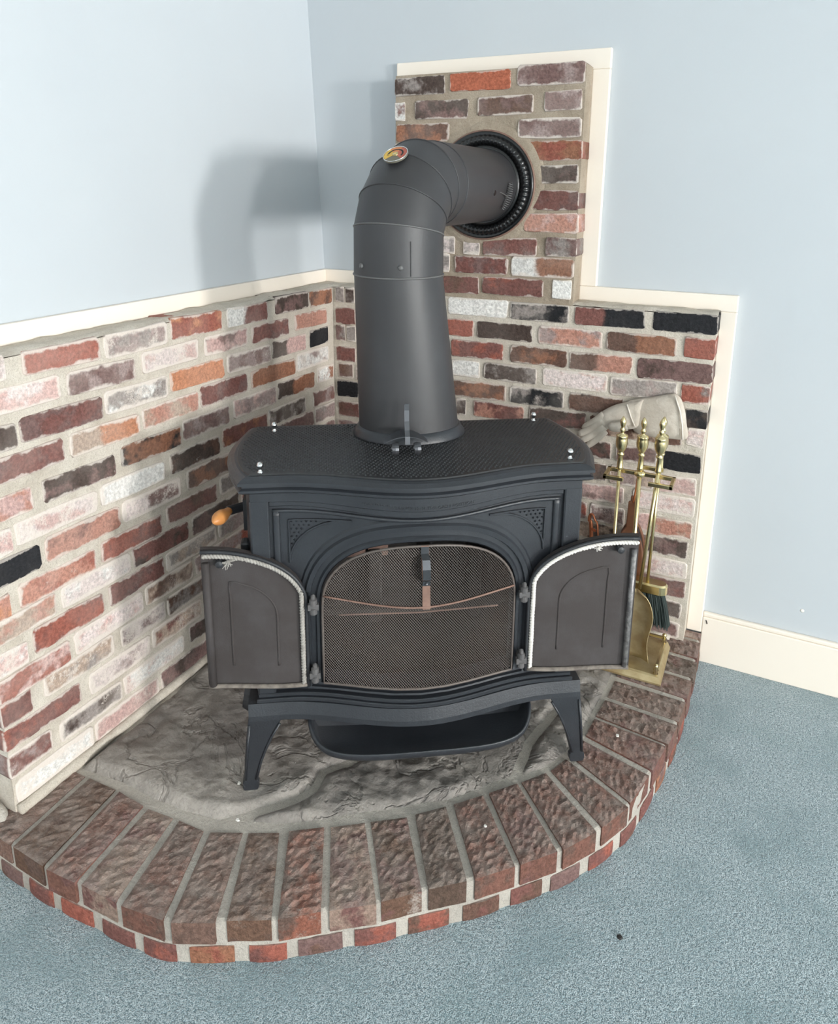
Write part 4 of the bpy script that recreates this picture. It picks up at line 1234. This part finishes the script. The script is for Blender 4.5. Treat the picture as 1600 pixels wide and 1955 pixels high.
# ------------------------------------------------------------------ stovepipe
PXW, PYW = 0.575, -0.612
pipe = empty('stovepipe', (PXW, PYW, 0.875)); PL = (-PXW, -PYW, -0.875)
tag(pipe, 'matt black stovepipe with gored elbow from the stove top to the brick panel', 'stovepipe')
nS = 48
cb = sw(0.004, 0.258, 0)
def oval(cx, cy, ra, rb, z, ang):
    return [(cx+math.cos(2*PI*k/nS)*ra*math.cos(ang)-math.sin(2*PI*k/nS)*rb*math.sin(ang), cy+math.cos(2*PI*k/nS)*ra*math.sin(ang)+math.sin(2*PI*k/nS)*rb*math.cos(ang), z) for k in range(nS)]
b = MB(); b.loft([oval(cb.x, cb.y, ra, rb, z, TH) for ra, rb, z in ((0.138, 0.104, 0.8762), (0.138, 0.104, 0.880), (0.130, 0.096, 0.890), (0.127, 0.093, 0.898), (0.118, 0.086, 0.898))], True, False)
b.build('flue_collar', M['iron'], pipe, PL, smooth=True)
b = MB(); rings = []
for i in range(15):
    t = i/14; z = 0.886+(1.262-0.886)*t; cx = cb.x+(PXW-cb.x)*t; cy = cb.y+(PYW-cb.y)*t
    rings.append(oval(cx, cy, 0.1225+(0.1055-0.1225)*t, 0.089+(0.1055-0.089)*t, z, TH))
b.loft(rings, True, False); b.build('oval_adapter', M['pipe'], pipe, PL, smooth=True)
def ring_at(theta, r_, Rb=0.135, zc=None):
    """circle of the elbow at bend angle theta (0 = vertical pipe, 90 = level pipe towards the wall)"""
    t = math.radians(theta); zb_ = 1.468-Rb
    cy, cz = PYW+Rb-Rb*math.cos(t), zb_+Rb*math.sin(t)
    ring = []
    for k in range(nS):
        a_ = 2*PI*k/nS; u_ = math.cos(a_)*r_; v_ = math.sin(a_)*r_
        # pipe axis direction at theta: (0, sin, cos); local radial y'
        ring.append((PXW-0.0+u_, cy-v_*math.cos(t)*1.0, cz+v_*math.sin(t)))
    return ring
def ring_mitre(theta, r_, Rb=0.135):
    """elliptical mitre section between straight gores"""
    t = math.radians(theta); zb_ = 1.468-Rb; k_ = 1/math.cos(math.radians(11))
    cy, cz = PYW+Rb-Rb*k_*math.cos(t), zb_+Rb*k_*math.sin(t)
    return [(PXW+math.cos(2*PI*k/nS)*r_, cy-math.sin(2*PI*k/nS)*r_*k_*math.cos(t), cz+math.sin(2*PI*k/nS)*r_*k_*math.sin(t)) for k in range(nS)]
low_ring = [(PXW+math.cos(2*PI*k/nS)*0.1062, PYW-math.sin(2*PI*k/nS)*0.1062, 1.262) for k in range(nS)]
cuts = [ring_mitre(th_, 0.1055) for th_ in (12, 34, 56, 78)]
end_ring = [(PXW+math.cos(2*PI*k/nS)*0.1055, PYW+0.165, 1.468+math.sin(2*PI*k/nS)*0.1055) for k in range(nS)]
secs = [low_ring]+cuts+[end_ring]
for i in range(len(secs)-1):
    b = MB(); b.loft([secs[i], secs[i+1]], True, False); b.build('elbow_gore', M['pipe'], pipe, PL, smooth=True)
for i, c_ in enumerate([low_ring]+cuts+[end_ring]):
    MB().tube(c_, 0.0021 if i else 0.0026, 6, closed=True).build('seam_bead', M['bead'] if i < 2 else M['pipe'], pipe, PL, smooth=True)
b = MB(); b.loft([[(PXW+(0.55-PXW)*t+math.cos(2*PI*k/nS)*r_, PYW+0.165+(0.04-PYW-0.165)*t, 1.468+math.sin(2*PI*k/nS)*r_) for k in range(nS)] for t, r_ in ((0, 0.1068), (1, 0.1068))], True, False)
b.build('level_pipe', M['pipe'], pipe, PL, smooth=True)
MB().tube([(PXW+0.072, PYW+0.078+0.0, 1.262+0.006), (PXW+0.0725, PYW-0.0795, 1.262+0.006), (PXW+0.0725, PYW-0.0795, 1.345)], 0.0009, 4).build('lap_seam', M['iron_dark'], pipe, PL)
for ang in (-115, -60):
    x, y = PXW+0.106*math.cos(math.radians(ang)), PYW+0.106*math.sin(math.radians(ang))
    MB().lathe([(0.0065, -0.001), (0.006, 0.003), (0.003, 0.0045), (0.0005, 0.005)], 'z', 10).build('screw', M['bead'], pipe, (x-PXW, y-PYW, 1.287-0.875), smooth=True).rotation_euler = (0, PI/2, math.radians(ang))
# thimble collar: flat flange, ribbed roll, inner lip
b = MB(); b.lathe([(0.108, -0.016), (0.118, -0.017), (0.118, -0.010), (0.150, -0.009), (0.156, -0.012), (0.159, -0.008), (0.159, -0.002), (0.10, -0.002)], 'y', 64, (0.55, 0, 1.468))
col_ = b.build('thimble_collar', M['collar'], pipe, PL, smooth=True)
b = MB(); nR = 240; rings = []
for k in range(nR):
    a_ = 2*PI*k/nR; rip = 0.0016*math.cos(a_*64); ring = []
    for q in range(9):
        t = PI*q/8; rr_ = 0.134+(0.0135+rip)*math.cos(t)*-1; ring.append((0.55+math.cos(a_)*rr_, -0.010-(0.0135+rip)*math.sin(t), 1.468+math.sin(a_)*rr_))
    rings.append(ring)
rings.append(rings[0]); b.loft(rings, False, False); b.build('ribbed_roll', M['collar'], col_, smooth=True, fix=True)
b = MB(); b.tube([(0.55+math.cos(2*PI*k/48)*0.1602, -0.004, 1.468+math.sin(2*PI*k/48)*0.1602) for k in range(48)], 0.0035, 6, closed=True); b.build('rusty_edge', M['rust'], col_, smooth=True)
# damper spindle with its coil grip on the level pipe
pts = []
for i in range(221):
    t = i/220; ph = math.radians(4-38*t); a_ = t*2*PI*13; r_ = 0.0085*(0.45+0.55*math.sin(PI*t)**0.7)
    ce = Vector((0.5555+0.1165*math.cos(ph), -0.108, 1.468+0.1165*math.sin(ph)))
    pts.append(ce+Vector((math.cos(ph), 0, math.sin(ph)))*r_*math.cos(a_)+Vector((0, 1, 0))*r_*1.35*math.sin(a_))
MB().tube(pts, 0.0013, 5).build('coil_grip', M['bead'], pipe, PL, smooth=True)
ph = math.radians(-10); dr = Vector((math.cos(ph), 0, math.sin(ph))); kc = Vector((0.5555, -0.225, 1.468))
MB().tube([kc+dr*0.1055, kc+dr*0.112, kc+dr*0.116], [0.0095, 0.0095, 0.007], 12).build('spindle_knob', M['collar'], pipe, PL)
MB().tube([kc+dr*0.1085+Vector((0, 0.02, 0.004)), kc+dr*0.112+Vector((0, 0.06, 0.0)), kc+dr*0.115+Vector((0, 0.105, -0.01))], 0.0018, 6).build('spindle_wire', M['bead'], pipe, PL)
# ------------------------------------------------------------------ magnetic thermometer on the elbow
kk = min(range(nS), key=lambda k: abs(2*PI*k/nS-math.radians(92)))
P0 = Vector(cuts[1][kk]).lerp(Vector(cuts[2][kk]), 0.86)
cen = (sum((Vector(v) for v in cuts[1]), Vector())*0.14+sum((Vector(v) for v in cuts[2]), Vector())*0.86)/nS
nrm = (P0-cen).normalized()
th_o = empty('thermometer', P0+nrm*0.004); th_o.rotation_mode = 'QUATERNION'
zq = nrm; xq = Vector((math.cos(0.459), math.sin(0.459), 0)); xq = (xq-zq*xq.dot(zq)).normalized(); yq = zq.cross(xq)
th_o.rotation_quaternion = Matrix((xq, yq, zq)).transposed().to_quaternion()
tag(th_o, 'round magnetic stove thermometer with yellow to red dial on the pipe elbow', 'thermometer')
MB().lathe([(0.0285, 0.0005), (0.0295, 0.002), (0.0295, 0.0055), (0.028, 0.0065), (0.0275, 0.0052), (0.0005, 0.0052)], 'z', 36).build('case', M['dialgrey'], th_o, smooth=False)
MB().tube([(0.0288*math.cos(2*PI*k/36), 0.0288*math.sin(2*PI*k/36), 0.0062) for k in range(36)], 0.0011, 6, closed=True).build('rim_ring', M['chrome'], th_o, smooth=True)
def arc_plate(a0, a1, r0, r1, z, nm, mat):
    n = 20; q = []; w2 = []
    for i in range(n+1):
        a = math.radians(a0+(a1-a0)*i/n); q.append((r0*math.cos(a), r0*math.sin(a), z)); w2.append((r1*math.cos(a), r1*math.sin(a), z))
    b = MB(); b.loft([q, w2], False, False); return b.build(nm, mat, th_o)
arc_plate(118, 205, 0.006, 0.0272, 0.0056, 'yellow_zone', M['yellow']); arc_plate(52, 118, 0.006, 0.0272, 0.0056, 'orange_zone', M['orange']); arc_plate(-62, 52, 0.006, 0.0272, 0.0056, 'red_zone', M['red'])
arc_plate(-40, 178, 0.0155, 0.0195, 0.0061, 'slot', M['collar'])
arc_plate(166, 178, 0.0145, 0.0180, 0.0068, 'pointer', M['yellow'])
MB().lathe([(0.0075, 0.0055), (0.0070, 0.0072), (0.0030, 0.0076), (0.0028, 0.0064), (0.0003, 0.0064)], 'z', 20).build('hub', M['brass'], th_o, smooth=False)

# ------------------------------------------------------------------ fire tools
def urn_handle(b, z_top, at=(0, 0)):
    """turned brass handle with a flame finial, top at z_top"""
    pr = [(0.0005, 0), (0.0035, -0.003), (0.0075, -0.012), (0.0085, -0.019), (0.0060, -0.028), (0.0040, -0.032), (0.0062, -0.036), (0.0078, -0.041), (0.0050, -0.046), (0.0042, -0.049), (0.0150, -0.054), (0.0165, -0.058), (0.0150, -0.061), (0.0158, -0.065), (0.0165, -0.076), (0.0150, -0.088), (0.0100, -0.099), (0.0058, -0.105), (0.0096, -0.108), (0.0100, -0.112), (0.0062, -0.116), (0.0078, -0.130), (0.0082, -0.148), (0.0100, -0.153), (0.0050, -0.157)]
    b.lathe([(r, z_top+h) for r, h in pr], 'z', 18, (at[0], at[1], 0)); return b
STX, STY = 1.098, -0.140
stand = empty('fire_tool_stand', (STX, STY, ZH)); TL = (-STX, -STY, -ZH)
tag(stand, 'brass fire tool stand with square base and looped hanging bracket', 'tool stand')
b = MB(); zb = ZH
def frame_ring(g, z): return [(0.985-g, -0.246-g, z), (1.214+g, -0.246-g, z), (1.214+g, -0.055+g*0, z), (0.985-g, -0.055, z)]
b.loft([frame_ring(0.004, zb+0.0005), frame_ring(0.004, zb+0.006), frame_ring(-0.004, zb+0.020), frame_ring(-0.010, zb+0.023)])
o = b.build('base_plate', M['brass_dull'], stand, TL, fix=True)
for x, y in ((1.200, -0.232), (1.200, -0.068), (0.998, -0.232), (0.998, -0.068)):
    MB().lathe([(0.005, zb+0.022), (0.0075, zb+0.026), (0.005, zb+0.031), (0.0078, zb+0.037), (0.005, zb+0.043), (0.0072, zb+0.049), (0.003, zb+0.055), (0.0005, zb+0.056)], 'z', 12, (x, y, 0)).build('gallery_post', M['brass'], stand, TL, smooth=True)
for p0, p1 in (((1.200, -0.232), (1.200, -0.068)), ((1.200, -0.068), (0.998, -0.068)), ((0.998, -0.232), (0.998, -0.068))):
    MB().box(min(p0[0], p1[0])-0.0035, max(p0[0], p1[0])+0.0035, min(p0[1], p1[1])-0.0035, max(p0[1], p1[1])+0.0035, zb+0.036, zb+0.043).build('gallery_rail', M['brass'], stand, TL)
MB().tube([(STX, STY, zb+0.02), (STX, STY, 0.695)], 0.0062, 12).build('post', M['brass'], stand, TL, smooth=True)
urn_handle(MB(), 0.848, (STX, STY)).build('finial', M['brass'], stand, TL, smooth=True)
MB().lathe([(0.006, 0.672), (0.014, 0.676), (0.016, 0.682), (0.014, 0.688), (0.006, 0.692)], 'z', 16, (STX, STY, 0)).build('hub', M['brass'], stand, TL, smooth=True)
def loop(pts, z): 
    b = MB()
    for i in range(len(pts)-1):
        (x0, y0), (x1, y1) = pts[i], pts[i+1]
        b.box(min(x0, x1)-0.0048, max(x0, x1)+0.0048, min(y0, y1)-0.0048, max(y0, y1)+0.0048, z-0.0055, z+0.0055)
    return b
bevel(loop([(1.094, -0.140), (1.012, -0.130), ][:0] + [(1.092, -0.140), (1.014, -0.140), (1.014, -0.206), (1.060, -0.206)], 0.682).build('hanging_loop', M['brass'], stand, TL), 0.0012)
bevel(loop([(1.104, -0.140), (1.190, -0.140), (1.190, -0.206), (1.136, -0.206)], 0.682).build('hanging_loop', M['brass'], stand, TL), 0.0012)
bevel(loop([(1.098, -0.140), (1.098, -0.085), (1.150, -0.085)], 0.682).build('hanging_loop', M['brass'], stand, TL), 0.0012)
# poker
pk = empty('poker', (1.047, -0.172, ZH)); QL = (-1.047, -0.172*-1, -ZH)
tag(pk, 'brass handled poker hanging nearest the stove on the tool stand', 'poker', 'hanging fire tools')
urn_handle(MB(), 0.853, (1.047, -0.172)).build('handle', M['brass'], pk, QL, smooth=True)
b = MB(); b.tube([(1.047, -0.172, 0.70), (1.047, -0.172, 0.20), (1.049, -0.172, 0.16)], [0.0048, 0.0048, 0.002], 8); b.build('rod', M['brass'], pk, QL, smooth=True)
MB().tube([(1.047, -0.172, 0.22), (1.062, -0.172, 0.215), (1.073, -0.172, 0.20), (1.076, -0.172, 0.185)], [0.0045, 0.0042, 0.003, 0.001], 8).build('hook', M['blackmark'], pk, QL, smooth=True)
# shovel
sh = empty('fire_shovel', (1.140, -0.180, ZH)); XL = (-1.140, 0.180, -ZH)
tag(sh, 'brass fire shovel with a broad curved pan resting in the stand', 'shovel', 'hanging fire tools')
urn_handle(MB(), 0.866, (1.152, -0.185)).build('handle', M['brass'], sh, XL, smooth=True)
MB().tube([(1.152, -0.185, 0.712), (1.130, -0.180, 0.352)], 0.0052, 10).build('rod', M['brass'], sh, XL, smooth=True)
def pan_w(t):  # half width along the pan, t 0 top to 1 bottom
    q = min(1.0, t/0.42); return 0.008+0.048*math.sqrt(max(0.0, 1-(1-q)**2))*(1-0.22*math.sin(PI*max(0.0, t-0.30)/0.62*0.75)**2)
rings = []; b = MB(); n = 16
for i in range(n+1):
    t = i/n; z = 0.348-0.210*t; w_ = pan_w(t); yc = -0.180-0.010*t
    rings.append([(1.122+w_*s, yc-0.018*abs(s)**5+0.002, z) for s in (-1.0, -0.985, -0.93, -0.6, 0, 0.6, 0.93, 0.985, 1.0)])
b.loft(rings, False, False); o = b.build('pan', M['brass_dull'], sh, XL, smooth=True); md = o.modifiers.new('gauge', 'SOLIDIFY'); md.thickness = 0.002
# brush
bs = empty('hearth_brush', (1.148, -0.110, ZH)); BL = (-1.148, 0.110, -ZH)
tag(bs, 'brass hearth brush with dark green bristles behind the shovel', 'brush', 'hanging fire tools')
urn_handle(MB(), 0.846, (1.146, -0.100)).build('handle', M['brass'], bs, BL, smooth=True)
MB().tube([(1.146, -0.100, 0.70), (1.142, -0.110, 0.345)], 0.0046, 10).build('rod', M['brass'], bs, BL, smooth=True)
b = MB(); pts = []
def stad(g, z, n=10):
    r_ = 0.021+g; q = []
    for i in range(n+1): a = -PI/2+PI*i/n; q.append((1.178+math.cos(a)*r_, -0.112+math.sin(a)*r_, z))
    for i in range(n+1): a = PI/2+PI*i/n; q.append((1.108+math.cos(a)*r_, -0.112+math.sin(a)*r_, z))
    return q
b.loft([stad(-0.003, 0.313), stad(0, 0.316), stad(0, 0.340), stad(-0.004, 0.345)]); b.build('head', M['brass'], bs, BL, smooth=False)
b = MB(); rr = random.Random(2)
for i in range(420):
    x = rr.uniform(1.098, 1.188); y = -0.112+rr.uniform(-.014, .014); dx = (x-1.143)*0.25+0.016; 
    b.tube([(x, y, 0.318), (x+dx*0.5, y+rr.uniform(-.004, .004), 0.27), (x+dx, y+rr.uniform(-.008, .008), rr.uniform(.205, .222))], 0.0012, 3, cap=False)
o = b.build('bristles', M['bristle'], bs, BL); o['kind'] = 'stuff'
# bellows hanging by a cord, mostly behind the open door
bw = empty('bellows', (1.076, -0.075, 0.25)); WL_ = (-1.076, 0.075, -0.25)
tag(bw, 'brown wooden bellows hanging by an orange cord behind the open door', 'bellows')
def bell(z): 
    t = (0.565-z)/0.33
    return 0.012+0.006*t if t < 0.25 else 0.0135+0.030*math.sin(PI*min(1, (t-0.25)/0.75)**0.8)
for y0 in (-0.073, -0.030):
    rings = []
    for i in range(25):
        z = 0.565-0.33*i/24; w_ = bell(z)*(0.25 if i == 24 else 1); rings.append([(1.076-w_, y0-0.006, z), (1.076+w_, y0-0.006, z), (1.076+w_, y0+0.006, z), (1.076-w_, y0+0.006, z)])
    bevel(MB().loft(rings).build('board', M['walnut'], bw, WL_, fix=True), 0.003)
rings = []
for i in range(20):
    z = 0.48-0.24*i/19; w_ = max(0.006, bell(z)-0.006); rings.append([(1.076-w_, -0.068, z), (1.076+w_, -0.068, z), (1.076+w_, -0.035, z), (1.076-w_, -0.035, z)])
MB().loft(rings).build('leather_side', M['blackmark'], bw, WL_, fix=True)
MB().tube([(1.076, -0.052, 0.24), (1.076, -0.052, 0.175)], [0.012, 0.005], 10).build('nozzle', M['brass_dull'], bw, WL_)
for dx in (-0.006, 0.005):
    MB().tube([(1.094+dx*0.3, -0.128, 0.676), (1.092+dx, -0.105, 0.62), (1.084+dx*1.2, -0.072, 0.556)], 0.0022, 6).build('cord', M['cord'], bw, WL_, smooth=True)
# copper tongs leaning in the corner behind the door
tg = empty('copper_tongs', (0.985, -0.06, ZH)); GL = (-0.985, 0.06, -ZH)
tag(tg, 'copper log tongs whose looped top shows above the open door', 'tongs')
b = MB(); pts = [(0.997, -0.038, ZH+0.012), (0.975, -0.034, 0.42), (0.962, -0.030, 0.462), (0.954, -0.028, 0.478), (0.946, -0.026, 0.474), (0.944, -0.026, 0.455), (0.952, -0.026, 0.42), (0.972, -0.026, ZH+0.012)]
b.tube(smooth_poly(pts, 4), 0.006, 8, flat=0.5); b.build('arms', M['copper'], tg, GL, smooth=True)
MB().tube([(0.966, -0.036, 0.43), (0.950, -0.024, 0.428)], 0.0045, 8).build('rivet', M['copper'], tg, GL)

# ------------------------------------------------------------------ suede glove hanging on the brick
gl = empty('work_glove', (1.05, -0.004, 0.80)); OL = (-1.05, 0.004, -0.80)
tag(gl, 'pale grey suede work glove hanging on the brick above the fire tools', 'glove')
def pillow(outline, t0, t1, y_wall, name, mat, step=0.0065, soft=0.030):
    """cushion: flat on the wall, rounded towards the room"""
    ol = smooth_poly(outline+[outline[0]], 4)[:-1]
    b = MB(); levels = ((0.0, 0.0), (0.0, 0.35), (0.06, 0.62), (0.16, 0.82), (0.34, 0.95), (0.6, 1.0), (0.85, 1.0))
    cx = sum(p[0] for p in ol)/len(ol); cz = sum(p[1] for p in ol)/len(ol); rings = []
    for k, h in levels:
        ring = []
        for x, z in ol:
            X, Z = x+(cx-x)*k, z+(cz-z)*k; th = t0+(t1-t0)*((X-0.89)/0.31)
            ring.append((X, y_wall-th*h-(0.0018*fbm(X*60, Z*60, 2.0, 3) if h > 0.5 else 0), Z))
        rings.append(ring)
    b.loft(rings, True, True); return b.build(name, mat, gl, OL, smooth=True, fix=True)
cuff = [(1.158,.892),(1.175,.879),(1.189,.845),(1.197,.806),(1.202,.763),(1.152,.755),(1.105,.752),(1.057,.758),(1.040,.80),(1.027,.848),(1.095,.872)]
pillow(cuff, 0.012, 0.022, -0.006, 'cuff', M['leather'])
palm = [(1.075,.864),(1.027,.848),(.989,.832),(.953,.805),(.944,.782),(.952,.757),(.974,.757),(1.005,.762),(1.035,.765),(1.070,.785)]
pillow(palm, 0.026, 0.026, -0.006, 'palm', M['leather'])
MB().tube([(1.030, -0.031, .846), (1.044, -0.034, .812), (1.058, -0.032, .782)], 0.0022, 6).build('cuff_seam', M['leather_seam'], gl, OL, smooth=True)
MB().tube([(1.160, -0.026, .889), (1.178, -0.028, .845), (1.187, -0.030, .805), (1.192, -0.029, .764)], 0.0024, 6).build('hem_stitch', M['leather_seam'], gl, OL, smooth=True)
def finger(p0, p1, r0, r1, y0, nm):
    A, B = Vector((p0[0], y0, p0[1])), Vector((p1[0], y0-0.002, p1[1])); n = 10; pts = []; rd = []
    for i in range(n+1):
        t = i/n; pts.append(A.lerp(B, t)+Vector((0, -0.004*math.sin(PI*t), -0.003*math.sin(PI*t)))); rd.append((r0+(r1-r0)*t)*(1 if t < 0.8 else math.sqrt(max(0.05, 1-((t-0.8)/0.2)**2*0.9)))*(1+0.05*nz(t*7, p0[1]*30)))
    return MB().tube(pts, rd, 12, flat=0.78, up=(0, 1, 0)).build(nm, M['leather'], gl, OL, smooth=True)
finger((.966, .800), (.901, .750), .0150, .0100, -0.018, 'finger')
finger((.966, .783), (.890, .728), .0145, .0110, -0.024, 'finger')
finger((.968, .768), (.899, .711), .0140, .0110, -0.026, 'finger')
finger((.970, .755), (.916, .693), .0135, .0105, -0.024, 'finger')
finger((1.036, .786), (.984, .776), .0165, .0140, -0.042, 'thumb')

# ------------------------------------------------------------------ small litter
def fleck(x, y, z, r, label, seed):
    rr = random.Random(seed); n = 7; ring = [(r*rr.uniform(.5, 1)*math.cos(2*PI*k/n), r*rr.uniform(.5, 1)*math.sin(2*PI*k/n)) for k in range(n)]
    b = MB(); b.loft([[(a, c_, 0) for a, c_ in ring], [(a*.8, c_*.8, 0.0022) for a, c_ in ring]])
    o = b.build('paint_flake', M['chip']); o.location = (x, y, z); tag(o, label, 'paint flake', 'white flakes on the hearth'); return o
fleck(0.390, -1.055, ZH+0.004, 0.0065, 'white paint flake on the slate beside the stove foot', 1)
fleck(0.452, -1.135, ZH+0.002, 0.006, 'white paint flake at the slate edge before the paver ring', 2)
fleck(1.148, -0.500, ZH+0.004, 0.007, 'white paint flake on a paver beside the stove leg', 3)
fleck(0.945, -0.905, ZH+0.003, 0.005, 'white paint flake on the curved front pavers', 4)
fleck(0.330, -0.830, ZH+0.010, 0.0055, 'white paint flake on the slate near the brick wainscot', 5)
o = MB().tube([(0.4145, -1.060, ZH+0.006), (0.4135, -1.0645, ZH+0.016), (0.413, -1.068, ZH+0.024)], [0.0022, 0.0016, 0.0005], 6).build('nail', M['steel'])
tag(o, 'small grey nail standing on the slate by the stove foot', 'nail')
o = MB().lathe([(0.0005, 0.0), (0.006, 0.001), (0.004, 0.003), (0.0005, 0.0035)], 'z', 7).build('soot_crumb', M['blackmark']); o.location = (1.245, -0.93, 0.0005)
tag(o, 'black soot crumb on the blue carpet', 'crumb')
